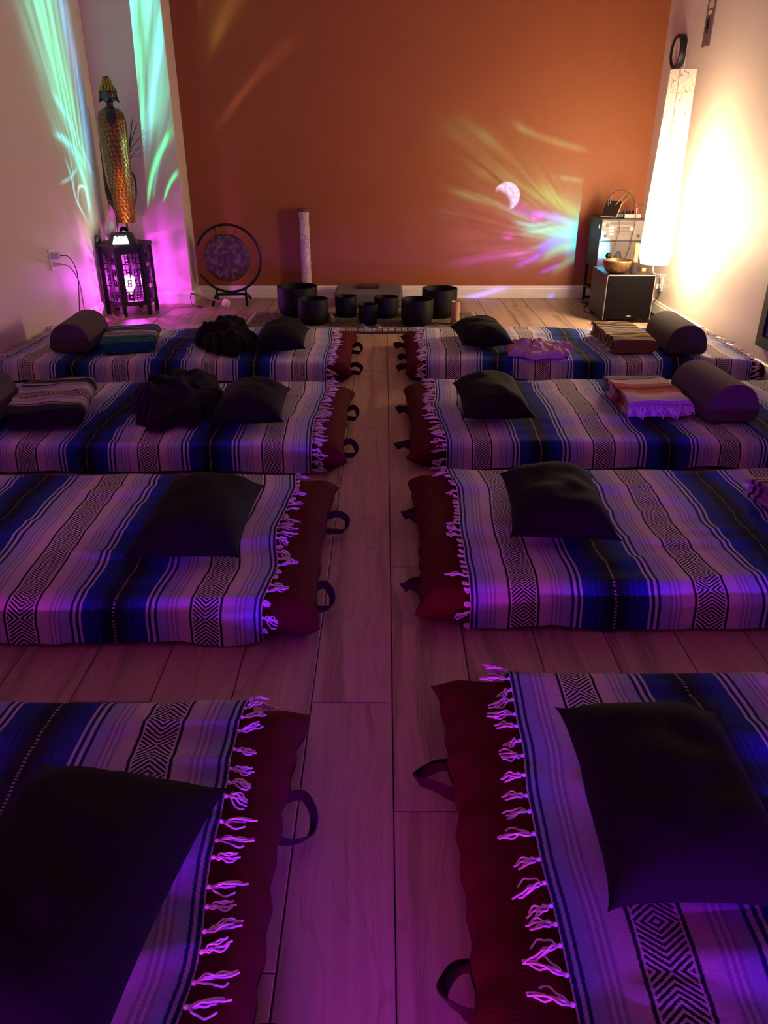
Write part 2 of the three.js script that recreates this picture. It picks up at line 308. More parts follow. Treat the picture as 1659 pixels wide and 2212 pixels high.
// ------------------------------------------------------------------ pillows, bolsters
const charcoal = cloth(0x120e0e, { bumpMap: fuzz(4, 4), bumpScale: 0.0004, sheen: 0.05, roughness: 0.9 });
const PILLOWS = [ // side, row, x, z, turn
  ['lantern', 0, -0.60, -4.39, 0.04, 0.28, 0.48], ['lantern', 1, -0.58, -3.15, 0.04, 0.29, 0.45], ['lantern', 2, -0.56, -2.045, 0.0, 0.30, 0.47], ['lantern', 3, -0.495, -0.76, -0.16, 0.34, 0.48],
  ['subwoofer', 0, 0.575, -4.48, 0.06, 0.29, 0.46], ['subwoofer', 1, 0.476, -3.23, 0.0, 0.29, 0.49], ['subwoofer', 2, 0.54, -2.145, -0.07, 0.30, 0.45], ['subwoofer', 3, 0.50, -0.96, -0.03, 0.30, 0.43],
];
for (const [side, row, x, z, turn, w, d] of PILLOWS) {
  const k = row * 2 + (side === 'lantern' ? 0 : 1);
  const p = thing('pillow', `dark charcoal fabric pillow on the ${ORD[row]} mattress from the ${side}`, 'pillow', [x, TOP + 0.036, z], turn, 'dark pillows on the mattresses');
  add('cover', cushion({ w, d, h: 0.185, r: 0.135, nu: 52, nv: 52, pinch: 0.06, wrinkle: 0.011, low: 0.38, seed: k * 5.3, ear: 0.012, rep: 3 }), charcoal, p);
  const seam = []; for (let i = 0; i <= 40; i++) { const q = i / 40 * 4, s = Math.floor(q) % 4, t = (q - Math.floor(q)) * 2 - 1, e = [[t, 1], [1, -t], [-t, -1], [-1, t]][s]; seam.push([e[0] * w / 2 * (1 - 0.07 * Math.cos(e[1] * Math.PI / 2) * e[0] * e[0]), 0, e[1] * d / 2 * (1 - 0.07 * Math.cos(e[0] * Math.PI / 2) * e[1] * e[1])]); }
  seam.pop(); add('seam', tube(seam, 0.0022, 120, 5, true), charcoal, p);
}
const suede = cloth(0x4a3f3b, { bumpMap: fuzz(5, 5), bumpScale: 0.001, sheen: 0.5, sheenColor: new THREE.Color(0.5, 0.45, 0.4) });
function bolsterGeo(w, h, l) {
  const s = new THREE.Shape(); const c = 0.02;
  s.moveTo(-w / 2 + c, 0); s.lineTo(w / 2 - c, 0); s.quadraticCurveTo(w / 2, 0, w / 2, c);
  s.bezierCurveTo(w / 2, h * 0.75, w * 0.3, h, 0, h); s.bezierCurveTo(-w * 0.3, h, -w / 2, h * 0.75, -w / 2, c); s.quadraticCurveTo(-w / 2, 0, -w / 2 + c, 0);
  return new THREE.ExtrudeGeometry(s, { depth: l - 0.024, bevelEnabled: true, bevelSize: 0.008, bevelThickness: 0.012, bevelSegments: 4, curveSegments: 20, steps: 1 }).translate(0, 0.008, -l / 2 + 0.012);
}
const bolG = bolsterGeo(0.205, 0.145, 0.42);
for (const [side, row, x, z, turn] of [['lantern', 0, -1.785, -4.41, 0.07], ['lantern', 1, -1.74, -3.07, 0.12], ['subwoofer', 0, 1.69, -4.37, -0.02], ['subwoofer', 1, 1.462, -3.235, 0.04]]) {
  const b = thing('bolster', `grey suede half-round bolster on the ${ORD[row]} mattress from the ${side}`, 'bolster', [x, TOP, z], turn, 'grey bolsters');
  add('cover', bolG, suede, b);
  const ring = []; for (let i = 0; i <= 18; i++) { const a = i / 18 * Math.PI; ring.push([0.1115 * Math.cos(a), 0.02 + 0.137 * Math.sin(a) ** 0.8, 0.202]); }
  add('piping', tube(ring, 0.0025, 40, 5), suede, b);
}

// ------------------------------------------------------------------ folded blankets
function foldGeo(w, d, t, layers, seed) {               // nested layers folded round the +x side; x across, z the stripe axis
  const list = [], nz = 26;
  for (let k = 0; k < layers; k++) {
    const path = [], rad = (layers - k - 0.5) * t, cy = layers * t, xr = w / 2 - layers * t;
    for (let i = 0; i <= 14; i++) path.push([lerp(-w / 2 + 0.012 * k, xr, i / 14), cy + rad]);
    for (let i = 1; i <= 10; i++) { const a = Math.PI / 2 - i / 10 * Math.PI; path.push([xr + rad * Math.cos(a), cy + rad * Math.sin(a)]); }
    for (let i = 1; i <= 14; i++) path.push([lerp(xr, -w / 2 + 0.012 * k, i / 14), cy - rad]);
    const n = path.length, th = t * 0.47, out = [];
    const off = (i, s) => { const a = path[Math.max(0, i - 1)], b = path[Math.min(n - 1, i + 1)], l = Math.hypot(b[0] - a[0], b[1] - a[1]); return [path[i][0] - (b[1] - a[1]) / l * s, path[i][1] + (b[0] - a[0]) / l * s]; };
    for (let i = 0; i < n; i++) out.push(off(i, th)); for (let i = n - 1; i >= 0; i--) out.push(off(i, -th)); out.push(out[0]);
    const m = out.length - 1;
    list.push(grid(m, nz, (a, b) => { const [x, y] = out[Math.round(a * m)], z = (b - 0.5) * d, ed = 1 - 0.10 * smooth(0.75, 1, Math.abs(b - 0.5) * 2); return [x + 0.004 * n2(z * 8 + seed, y * 10), y * (1 + 0.1 * n2(x * 5 + seed, z * 6)) * ed, z + 0.006 * n2(x * 9 + seed, k)]; }, (a, b) => [b, a * 2]));
    for (const e of [0, 1]) { const cap = grid(n - 1, 1, (a, b) => { const [x, y] = off(Math.round(a * (n - 1)), b ? th : -th), z = (e - 0.5) * d; return [x + 0.004 * n2(z * 8 + seed, y * 10), y * (1 + 0.1 * n2(x * 5 + seed, z * 6)) * 0.90, z + 0.006 * n2(x * 9 + seed, k)]; }, (a, b) => [e ? 0.985 : 0.015, a * 2]); if (!e) cap.index.array.reverse(), cap.computeVertexNormals(); list.push(cap); }
  }
  return mergeGeometries(list);
}
function stripes(list, band) {                           // list of [end, colour]; band = [from, to, dark, light]
  return tex(512, 256, (u, v, i, j) => {
    let q = u + ((j >> 1) & 1 ? 0.002 : -0.002), c = hex(list.at(-1)[1]);
    if (band && q > band[0] && q < band[1]) { const x = (q - (band[0] + band[1]) / 2) / (band[1] - band[0]) * 2, p = 0.25, t = Math.abs(((v / p) % 1) - 0.5) * 0.155, k = t + Math.abs(x) * 0.03; c = hex(Math.floor(k / 0.008) & 1 ? band[2] : band[3]); }
    else for (const [e, h] of list) if (q < e) { c = hex(h); break; }
    const s = 1 + 0.12 * n2(i * 0.4, j * 0.4); return [c[0] * s, c[1] * s, c[2] * s];
  });
}
const FOLD = [ // name words, side, row, x, z, turn, w, d, t, layers, stripes, band
  ['teal and white', 'lantern', 0, -1.49, -4.42, 0.2, 0.30, 0.44, 0.017, 2,
    [[0.06, 0x1d2350], [0.12, 0x1d5a62], [0.16, 0x14304a], [0.20, 0xb9aab0], [0.30, 0x28306a], [0.36, 0x1d5a62], [0.42, 0x101428], [0.46, 0xcdbcbc], [0.62, 0xcdbcbc], [0.66, 0x101428], [0.70, 0xcdbcbc], [0.82, 0x1d6464], [0.86, 0x0e1c30], [0.93, 0x1d6464], [0.95, 0x0e1c30], [1, 0x1a5a60]], [0.47, 0.61, 0x0d0a12, 0xc8b8b8]],
  ['grey and black', 'lantern', 1, -1.455, -3.19, 0.22, 0.30, 0.50, 0.021, 2,
    [[0.05, 0x1a1414], [0.08, 0xc8bcb4], [0.22, 0x2b2226], [0.25, 0xb8a8a8], [0.28, 0x2b2226], [0.36, 0x8d8ca0], [0.40, 0xb8a8a8], [0.48, 0xc49ca0], [0.50, 0x151013], [0.62, 0xc8bcb4], [0.64, 0x151013], [0.70, 0xc49ca0], [0.74, 0x9a90a0], [0.80, 0xb8a8a8], [0.83, 0x4a4044], [0.85, 0x9a8c90], [0.88, 0x2b2226], [0.96, 0x1a1414], [1, 0x140f12]], [0.51, 0.63, 0x151013, 0xc8bcb4]],
  ['tan and brown', 'subwoofer', 0, 1.41, -4.44, 0.03, 0.26, 0.48, 0.02, 2,
    [[0.08, 0xb8a088], [0.16, 0x8a6a3c], [0.20, 0x33241a], [0.28, 0x9c7c48], [0.33, 0x33241a], [0.38, 0xb8a088], [0.42, 0x1c1412], [0.58, 0xc8b0a4], [0.62, 0x1c1412], [0.66, 0xc8b0a4], [0.74, 0x8a6a3c], [0.78, 0x33241a], [0.85, 0x9c7c48], [0.90, 0x3a281c], [1, 0x7a5c3c]], [0.44, 0.56, 0x1c1412, 0xc8b0a4]],
  ['red and pink', 'subwoofer', 1, 1.19, -3.30, 0.02, 0.29, 0.40, 0.019, 2,
    [[0.03, 0x1a1418], [0.16, 0xb0a4a4], [0.20, 0x1a1418], [0.40, 0xc8a8a8], [0.46, 0xa84848], [0.52, 0xb83a34], [0.56, 0x6a3020], [0.60, 0x3c2c20], [0.64, 0x8a3a28], [0.72, 0xb83a34], [0.77, 0xc06a60], [0.90, 0xc8a8a8], [1, 0xb8a0a8]], [0.05, 0.17, 0x1a1418, 0xb0a4a4]],
  ['tan and rose', 'subwoofer', 2, 1.425, -2.14, 0.3, 0.32, 0.42, 0.016, 2,
    [[0.05, 0xc0a0a0], [0.08, 0x3a1c1c], [0.12, 0xb09078], [0.15, 0x3a1c1c], [0.40, 0x9a7a5c], [0.55, 0xb07070], [0.58, 0x1a1014], [0.70, 0xc0b0ac], [1, 0x9a7a5c]], null],
];
for (const [kind, side, row, x, z, turn, w, d, t, layers, list, band] of FOLD) {
  const f = thing('folded_blanket', `folded ${kind} striped woven blanket on the ${ORD[row]} mattress from the ${side}`, 'blanket', [x, TOP, z], turn, 'folded blankets');
  add('folded_cloth', foldGeo(w, d, t, layers, row * 9 + x), cloth(0xffffff, { map: stripes(list, band), bumpMap: weave(60, 60), bumpScale: 0.001 }), f);
  if (row === 1 && side === 'subwoofer') for (let i = 0; i < 26; i++) { const m = add('tassel', tasselShapes[i % 7], yarn, f); m.position.set(lerp(-w / 2 + 0.01, w / 2 - 0.02, (i % 13) / 12), i < 13 ? 0.046 : 0.03, d / 2 - 0.01); m.rotation.set(0, -Math.PI / 2 + ((i * 37) % 10 - 5) * 0.09, -0.55 - 0.3 * ((i * 13) % 5) / 5, 'YXZ'); m.scale.setScalar(0.8); }
  if (row === 0 && side === 'subwoofer') for (let i = 0; i < 13; i++) { const m = add('tassel', tasselShapes[i % 7], yarn, f); m.position.set(-w / 2 + 0.01, 0.004, lerp(-d / 2 + 0.05, d / 2 - 0.04, i / 12)); m.rotation.y = Math.PI + ((i * 37) % 10 - 5) * 0.09; m.scale.setScalar(0.7); }
  if (row === 2) for (let i = 0; i < 13; i++) { const m = add('tassel', tasselShapes[i % 7], yarn, f); m.position.set(lerp(-w / 2, w / 2 - 0.03, i / 12), 0.03, -d / 2 + 0.012); m.rotation.y = Math.PI / 2 + ((i * 37) % 10 - 5) * 0.09; m.scale.setScalar(0.55); }
}
// ------------------------------------------------------------------ crumpled throws
function throwGeo(sx, sz, h, seed, folds, fq = 1) {
  return grid(150, 60, (a, b) => {
    const an = a * Math.PI * 2, ca = Math.cos(an), sa = Math.sin(an), out = 1 + 0.16 * n2(ca * 1.3 + seed, sa * 1.3) + 0.06 * n2(ca * 4 + seed, sa * 4), r = b;
    const x = ca * r * sx * out, z = sa * r * sz * out, wx = x + 0.05 * n2(x * 6 + seed, z * 6), wz = z + 0.05 * n2(x * 6, z * 6 - seed);
    const lump = 0.5 + 0.5 * n2(x * 4.2 + seed, z * 4.2 + 3), ph = (wx * Math.cos(seed) + wz * Math.sin(seed)) * 42 * fq + 3.2 * n2(x * 5 - seed, z * 5), f1 = (0.5 + 0.5 * Math.sin(ph)) ** 1.4, f2 = (0.5 + 0.5 * Math.sin((wx * Math.sin(seed) - wz * Math.cos(seed)) * 30 * fq + 4 * n2(x * 6 * fq, z * 6 * fq + seed))) ** 1.4;
    const dome = Math.sqrt(Math.max(0, 1 - r ** 4));
    const y = h * dome * (0.35 + 0.55 * lump + folds * (0.17 * f1 + 0.12 * f2) * (0.4 + 0.6 * lump));
    return [x, y, z];
  }, (a, b) => [a * 3, b], true).scale(-1, 1, 1).toNonIndexed();
}
function throwMesh(geo, mat, name, label, cat, pos, turn) {
  const p = geo.attributes.position.array; for (let i = 0; i < p.length; i += 9) for (let c = 0; c < 3; c++) { const t = p[i + 3 + c]; p[i + 3 + c] = p[i + 6 + c]; p[i + 6 + c] = t; const n = geo.attributes.normal.array, q = n[i + 3 + c]; n[i + 3 + c] = n[i + 6 + c]; n[i + 6 + c] = q; }
  for (let i = 0, n = geo.attributes.normal.array; i < n.length; i += 3) if (n[i + 1] < -0.3) { n[i] *= -1; n[i + 1] *= -1; n[i + 2] *= -1; }
  return solo(name, geo, mat, label, cat, pos, turn);
}
const fleece = cloth(0x151113, { bumpMap: fuzz(8, 8), bumpScale: 0.001, sheen: 0.5, sheenColor: new THREE.Color(0.35, 0.3, 0.32) });
throwMesh(throwGeo(0.17, 0.28, 0.15, 4.2, 1), fleece, 'fleece_throw', 'crumpled black fleece throw on the first mattress from the lantern', 'throw', [-0.93, TOP, -4.42], 0.2);
throwMesh(throwGeo(0.185, 0.34, 0.14, 9.7, 1.2), fleece, 'fleece_throw', 'crumpled black fleece throw on the second mattress from the lantern', 'throw', [-0.93, TOP, -3.27], 0.1);
throwMesh(throwGeo(0.185, 0.15, 0.07, 15.1, 2.0, 1.7), cloth(0xa88088, { sheen: 0.3 }), 'pink_throw', 'crumpled dusty pink throw beside the pillow near the subwoofer', 'throw', [0.86, TOP, -4.22], -0.1);

// ------------------------------------------------------------------ paper lamp hanging by the right wall
{
  const lx = 1.845, lz = -5.36, y0 = 0.458, y1 = 1.605, N = 9;
  const lamp = thing('paper_lamp', 'tall white paper lamp glowing warm, hanging on a cord by the subwoofer', 'lamp', [lx, 0, lz]);
  const rad = (t) => lerp(0.104, 0.0785, smooth(0.05, 1, t)) - 0.012 * smooth(0.05, 0, t);
  const creases = tex(512, 512, (u, v) => { const a = 1 - Math.abs(n2(u * 9 + 0.6 * n2(v * 5, u * 3), v * 1.6)), b = 1 - Math.abs(n2(u * 22 - v * 9, v * 7)), k = 1 - 0.42 * smooth(0.84, 1, a) - 0.25 * smooth(0.88, 1, b); return [k, k * lerp(0.93, 1, k), k * lerp(0.86, 1, k)]; });
  const share = [0.14, 0.25, 0.26, 0.17, 0.09, 0.045, 0.022, 0.008, 0.003];
  for (let k = 0; k < N; k++) {
    const ya = lerp(y0, y1, k / N), yb = lerp(y0, y1, (k + 1) / N);
    const g = grid(48, 6, (a, b) => { const an = -a * Math.PI * 2, y = lerp(ya, yb, b), t = (y - y0) / (y1 - y0), r = rad(t) * (1 + 0.008 * Math.sin(b * Math.PI) + 0.012 * n2(Math.cos(an) * 2 + k, y * 9) * Math.sin(b * Math.PI) ** 0.5); return [Math.cos(an) * r, y, Math.sin(an) * r]; }, (a, b) => [a * 1.5, (k + b) * 0.4], true);
    const mat = std(0xf2e6d8, 1.0, 0, { side: THREE.DoubleSide, emissive: new THREE.Color(1, 0.80, 0.60), emissiveIntensity: 0.12, map: creases, transmission: 0.32, thickness: 0 });
    add('paper_section', g, mat, lamp);
    add('wire_ring', new THREE.TorusGeometry(rad((ya - y0) / (y1 - y0)), 0.0012, 5, 48).rotateX(Math.PI / 2).translate(0, ya, 0), M.plasticWhite, lamp);
    const L = new THREE.PointLight(new THREE.Color(...WARM), LAMP_POWER * share[k]); L.position.set(0, (ya + yb) / 2, 0); L.shadow.radius = 3; L.castShadow = true; L.name = 'lamp_bulb_light'; lamp.add(L);
  }
  add('wire_ring', new THREE.TorusGeometry(rad(1), 0.0016, 5, 48).rotateX(Math.PI / 2).translate(0, y1, 0), M.plasticWhite, lamp);
  add('lamp_seam', tube([0, 1, 2, 3, 4, 5, 6].map((i) => { const t = i / 6, r = rad(t) + 0.0005; return [-r * 0.55, lerp(y0, y1, t), r * 0.84]; }), 0.0016, 60, 5), std(0xd8c0a8, 0.9), lamp);
  add('cord', merge([tube([[0, HC, 0], [0, 2.2, 0], [0, y1 - 0.03, 0]], 0.0022, 12, 6), bar([-0.08, y1 - 0.002, 0], [0.08, y1 - 0.002, 0], 0.0015)]), M.plasticWhite, lamp);
  add('power_cord', tube([[0, y0 + 0.02, 0], [0.005, 0.40, -0.01], [0.12, 0.37, -0.10], [0.22, 0.28, -0.3], [0.245, 0.22, -0.56]], 0.003, 40, 6), M.plasticWhite, lamp);
}

// ------------------------------------------------------------------ hexagonal lantern table
{
  const c = [-1.99, 0, -6.035], turn = 28.6 * R, HT = 0.523, RR = 0.195;
  const lan = thing('hexagonal_lantern', 'black hexagonal lattice lantern table lit magenta from inside', 'lantern', c, turn);
  const ring = (r) => [0, 1, 2, 3, 4, 5].map((k) => [Math.sin((k * 60 - 30) * R) * r, Math.cos((k * 60 - 30) * R) * r]);
  const v = ring(RR);
  const hexPlate = (r, h, y) => new THREE.CylinderGeometry(r, r, h, 6).rotateY(30 * R).translate(0, y, 0).toNonIndexed();
  const flat = (g) => { g.computeVertexNormals(); return g; };
  add('table_top', flat(hexPlate(RR + 0.014, 0.022, HT - 0.011)), M.darkWood, lan);
  add('lantern_floor', flat(hexPlate(RR - 0.01, 0.012, 0.085)), M.darkWood, lan);
  v.forEach(([x, z]) => { add('leg', rbox(0.03, HT - 0.022, 0.03, 0.003, x * 0.955, (HT - 0.022) / 2, z * 0.955, 1), M.darkWood, lan); });
  const side = 2 * RR * Math.sin(30 * R), ap = RR * Math.cos(30 * R) - 0.012;
  const px0 = -side / 2 + 0.032, px1 = side / 2 - 0.032, py0 = 0.105, py1 = HT - 0.07;
  for (let k = 0; k < 6; k++) {
    const a = k * 60 * R, panel = new THREE.Group(); panel.name = 'lattice_panel'; lan.add(panel);
    panel.position.set(Math.sin(a) * ap, 0, Math.cos(a) * ap); panel.rotation.y = a;
    add('rail', box(side - 0.02, 0.05, 0.018, 0, HT - 0.046, 0), M.darkWood, panel);
    add('rail', box(side - 0.02, 0.032, 0.018, 0, 0.09, 0), M.darkWood, panel);
    for (const s of [-1, 1]) add('stile', box(0.022, py1 - py0, 0.018, s * (px1 + 0.006), (py0 + py1) / 2, 0), M.darkWood, panel);
    const t = 0.0065, H = (y, xa, xb) => add('lattice_bar', box(xb - xa, t, 0.010, (xa + xb) / 2, y, 0), M.darkWood, panel), Vb = (x, ya, yb) => add('lattice_bar', box(t, yb - ya, 0.010, x, (ya + yb) / 2, 0), M.darkWood, panel);
    const ym = (py0 + py1) / 2, q = 0.016;
    for (const yc of [lerp(py0, py1, 0.27), lerp(py0, py1, 0.73)]) {
      const A = 0.038, B = 0.064, C = 0.020;
      for (const s of [-1, 1]) {
        H(yc + s * B, -A, -q + t); H(yc + s * B, q - t, A); H(yc + s * C, px0, -q); H(yc + s * C, q, px1); H(yc + s * (B - 0.026), -A, -q); H(yc + s * (B - 0.026), q, A);
        Vb(s * A, yc - B, yc - C); Vb(s * A, yc + C, yc + B); Vb(s * q, yc - B - 0.02, yc - C); Vb(s * q, yc + C, yc + B + 0.02);
      }
    }
    for (const s of [-1, 1]) { Vb(s * q, py0, py0 + 0.05); Vb(s * q, ym - 0.04, ym + 0.04); Vb(s * q, py1 - 0.05, py1); }
  }
  add('socket', cyl(0.02, 0.024, 0.05, 0, 0.116, 0), M.black, lan);
  add('bulb', lathe([[0.001, 0.14], [0.014, 0.142], [0.02, 0.165], [0.042, 0.2], [0.048, 0.23], [0.043, 0.258], [0.026, 0.276], [0.001, 0.282]], 28), std(0xffffff, 0.4, 0, { emissive: new THREE.Color(1, 0.25, 1), emissiveIntensity: 14 }), lan);
  const L = new THREE.PointLight(new THREE.Color(0.82, 0.045, 1.0), LANTERN_POWER); L.position.set(0, 0.225, 0); L.shadow.radius = 1.2; L.castShadow = true; L.name = 'bulb_light'; lan.add(L);
}

// ------------------------------------------------------------------ aurora projectors (lamp behind a coloured slide dome)
function film(src, axis, paintFn, w, h) {               // the slide as a dome round the lamp: colour in each direction
  const q = new THREE.Quaternion().setFromUnitVectors(V(0, 1, 0), axis.clone().normalize()), d = new Float32Array(w * h * 4), v = V(0, 0, 0);
  for (let j = 0, o = 0; j < h; j++) for (let i = 0; i < w; i++, o += 4) {
    const ph = (i + 0.5) / w * Math.PI * 2, th = (1 - (j + 0.5) / h) * Math.PI / 2;
    v.set(-Math.cos(ph) * Math.sin(th), Math.cos(th), Math.sin(ph) * Math.sin(th)).applyQuaternion(q);
    const c = th > 84 * R ? [0, 0, 0] : paintFn(v); d[o] = clamp(c[0]); d[o + 1] = clamp(c[1]); d[o + 2] = clamp(c[2]); d[o + 3] = 1;
  }
  const t = new THREE.DataTexture(d, w, h, THREE.RGBAFormat, THREE.FloatType); t.magFilter = t.minFilter = THREE.LinearFilter; t.wrapS = THREE.RepeatWrapping; t.wrapT = THREE.ClampToEdgeWrapping; t.needsUpdate = true;
  return { q, mat: new THREE.MeshPhysicalMaterial({ color: 0xffffff, map: t, transmission: 1, thickness: 0, roughness: 0, specularIntensity: 0, ior: 1.5 }) };
}
// a streak of dye: control points on a wall in metres, widths at both ends, colour, strength at both ends
function streak(pts, w0, w1, col, s0, s1) {
  const c = new THREE.CatmullRomCurve3(pts.map((p) => V(p[0], p[1], 0))), P = c.getPoints(14), w = Math.max(w0, w1) * 2.4;
  const b = P.reduce((k, p) => [Math.min(k[0], p.x), Math.max(k[1], p.x), Math.min(k[2], p.y), Math.max(k[3], p.y)], [9, -9, 9, -9]);
  return { P, w0, w1, col, s0, s1, b: [b[0] - w, b[1] + w, b[2] - w, b[3] + w] };
}
function dye(list, x, y, fx, fy) {
  const out = [0, 0, 0], an = Math.atan2(x - fx, y - fy), rr = Math.hypot(x - fx, y - fy), fine = clamp(0.85 + smooth(0.15, 0.7, rr) * (0.5 * n2(an * 11 + 3, rr * 1.1) + 0.3 * n2(an * 34, rr * 1.6)), 0.15, 1.6);
  for (const s of list) {
    if (x < s.b[0] || x > s.b[1] || y < s.b[2] || y > s.b[3]) continue;
    let best = 1e9, bt = 0; const P = s.P;
    for (let i = 0; i < P.length - 1; i++) { const ax = P[i].x, ay = P[i].y, dx = P[i + 1].x - ax, dy = P[i + 1].y - ay, t = clamp(((x - ax) * dx + (y - ay) * dy) / (dx * dx + dy * dy + 1e-9)), e = (ax + dx * t - x) ** 2 + (ay + dy * t - y) ** 2; if (e < best) best = e, bt = (i + t) / (P.length - 1); }
    const w = lerp(s.w0, s.w1, bt), k = Math.exp(-best / (w * w)) * lerp(s.s0, s.s1, bt) * (0.25 + 0.75 * smooth(0, 0.22, bt)) * (0.25 + 0.75 * smooth(1, 0.78, bt));
    if (k > 0.002) for (let c = 0; c < 3; c++) out[c] += k * fine * s.col[c];
  }
  return out;
}
function projectorBody(p, face) {                       // faceted black housing with an open top
  const g = new THREE.CylinderGeometry(0.085, 0.125, 0.075, 6).toNonIndexed(); g.computeVertexNormals(); add('housing', g.translate(0, 0.0375, 0), M.black, p);
}
const GREEN = [0.04, 1, 0.38], CYAN = [0.08, 0.85, 0.95], BLUE = [0.14, 0.48, 1.1], TEAL = [0.10, 0.82, 0.62], OLIVE = [0.55, 0.5, 0.18];
{
  const at = V(-1.95, 0.612, -5.955), axis = V(-0.12, 1, -0.35), POWER = 200;
  const A = (l) => l.map(([x, y]) => { const p = onX(x, y, XL); return [p[2], p[1]]; }), B = (l) => l.map(([x, y]) => onZ(x, y, ZP)), C = (l) => l.map(([x, y]) => onZ(x, y, ZB));
  const left = [
    streak(A([[70, -120], [108, 60], [160, 280], [200, 470]]), 0.26, 0.09, TEAL, 0.95, 0.8), streak(A([[60, -80], [84, 0], [112, 110], [160, 290]]), 0.055, 0.04, GREEN, 0.75, 0.5),
    streak(A([[120, -60], [138, 30], [175, 220], [198, 400]]), 0.09, 0.06, BLUE, 0.6, 0.45), streak(A([[108, 195], [150, 262], [205, 390]]), 0.018, 0.02, CYAN, 0.6, 0.4),
    streak(A([[116, 290], [145, 305], [195, 372]]), 0.02, 0.02, CYAN, 0.7, 0.5), streak(A([[122, 285], [160, 335], [190, 420], [198, 476]]), 0.035, 0.02, CYAN, 0.4, 0.6),
    streak(A([[168, 440], [170, 405], [184, 408], [190, 440], [193, 472]]), 0.011, 0.009, [0.5, 1, 1], 0.7, 0.7), streak(A([[140, 340], [152, 375], [165, 432], [186, 472]]), 0.014, 0.012, CYAN, 0.7, 0.6),
    streak(A([[130, 395], [150, 385], [170, 360]]), 0.012, 0.01, CYAN, 0.4, 0.5), streak(A([[150, 330], [158, 380], [160, 420]]), 0.012, 0.01, CYAN, 0.5, 0.3),
    streak(A([[40, -100], [95, 150], [140, 330]]), 0.22, 0.12, TEAL, 0.3, 0.2),
  ];
  const back = [
    streak(B([[300, -140], [308, 60], [316, 200], [320, 330]]), 0.28, 0.13, TEAL, 1.0, 0.5), streak(B([[262, -80], [280, 120], [296, 350]]), 0.05, 0.03, BLUE, 0.6, 0.3),
    streak(B([[298, -60], [304, 150], [312, 310]]), 0.06, 0.03, GREEN, 0.5, 0.2), streak(B([[352, 90], [328, 210], [312, 340]]), 0.03, 0.02, BLUE, 0.7, 0.3),
    streak(B([[330, -60], [340, 60], [336, 160]]), 0.05, 0.03, CYAN, 0.6, 0.2), streak(B([[373, 278], [345, 330], [328, 380], [318, 445]]), 0.022, 0.010, GREEN, 1.0, 0.9),
    streak(B([[385, 368], [366, 398], [353, 436]]), 0.015, 0.006, GREEN, 0.9, 0.7), streak(B([[345, 340], [335, 390], [331, 430]]), 0.012, 0.01, CYAN, 0.3, 0.2)
  ];
  const robe = [streak([[-2.0, 0.6], [-2.0, 1.2], [-2.0, 2.0]], 0.12, 0.12, [1, 0.58, 0.2], 0.13, 0.13)];
  const orange = [streak(C([[535, -60], [495, 20], [452, 118]]), 0.08, 0.03, [0.5, 0.6, 0.2], 0.25, 0.3), streak(C([[660, 60], [560, 160], [466, 278]]), 0.05, 0.025, [0.8, 0.5, 0.4], 0.06, 0.2), streak(C([[470, -100], [470, 100]]), 0.25, 0.1, [0.3, 0.6, 0.3], 0.14, 0.1)];
  const f = film(at, axis, (v) => {
    let best = 1e9, c = null, cos = 1;
    if (v.x < -1e-3) { const t = (XL - at.x) / v.x, z = at.z + v.z * t, y = at.y + v.y * t; if (z > ZP && t < best && y < 2.8) { best = t; c = dye(left, z, y, at.z, at.y); cos = -v.x; } }
    if (v.z < -1e-3) { const t = (ZP - at.z) / v.z, x = at.x + v.x * t, y = at.y + v.y * t; if (x < XP && x > XL && t < best && y < 2.8) { best = t; c = dye(back, x, y, at.x, at.y); const open = smooth(-1.92, -1.85, x), gold = dye(robe, x, y, at.x, at.y); c = c.map((q, i) => q * open + gold[i]); cos = -v.z; } const t2 = (ZB - at.z) / v.z, x2 = at.x + v.x * t2; if (x2 > XP && t2 < best) { best = t2; c = dye(orange, x2, at.y + v.y * t2, at.x, at.y); cos = -v.z; } }
    if (!c) return [0, 0, 0];
    const k = 7 * best * best / cos / POWER; return [c[0] * k, c[1] * k, c[2] * k];
  }, 1024, 512);
  const p = thing('aurora_projector', 'black faceted aurora projector with a glowing white peaks window on the lantern', 'projector', [at.x - 0.02, 0.523, at.z - 0.0], 0.2);
  const g = new THREE.CylinderGeometry(0.082, 0.122, 0.074, 6).toNonIndexed(); g.computeVertexNormals(); add('housing', g.translate(0, 0.037, 0), M.black, p);
  const s = new THREE.Shape(); [[-0.058, 0], [0.058, 0], [0.046, 0.052], [0.036, 0.064], [0.028, 0.052], [0.014, 0.056], [0.004, 0.05], [-0.012, 0.058], [-0.022, 0.048], [-0.034, 0.06], [-0.044, 0.058]].forEach((q, i) => i ? s.lineTo(...q) : s.moveTo(...q));
  const win = add('glow_window', new THREE.ExtrudeGeometry(s, { depth: 0.006, bevelEnabled: false }), std(0xffffff, 0.5, 0, { emissive: new THREE.Color(1, 0.97, 0.85), emissiveIntensity: 3.5 }), p);
  win.position.set(0.0, 0.006, 0.118); win.rotation.x = -0.5;
  const gl = new THREE.RectAreaLight(new THREE.Color(1, 0.95, 0.85), 40, 0.1, 0.05); gl.position.set(0, 0.04, 0.126); gl.rotation.set(-0.5 + Math.PI, 0, 0); gl.lookAt(V(at.x, 0.9, at.z + 2)); gl.name = 'glow_window_light'; p.add(gl);
  const dome = add('slide_dome', new THREE.SphereGeometry(0.03, 64, 32, 0, Math.PI * 2, 0, Math.PI / 2), f.mat, p); dome.position.set(0.02, at.y - 0.523, 0); dome.quaternion.setFromAxisAngle(V(0, 1, 0), -0.2).multiply(f.q);
  dome.position.applyAxisAngle(V(0, 1, 0), -0.2);
  add('collar', cyl(0.034, 0.04, 0.03, 0, 0.07, 0).translate(0.02, 0, 0.004), M.black, p);
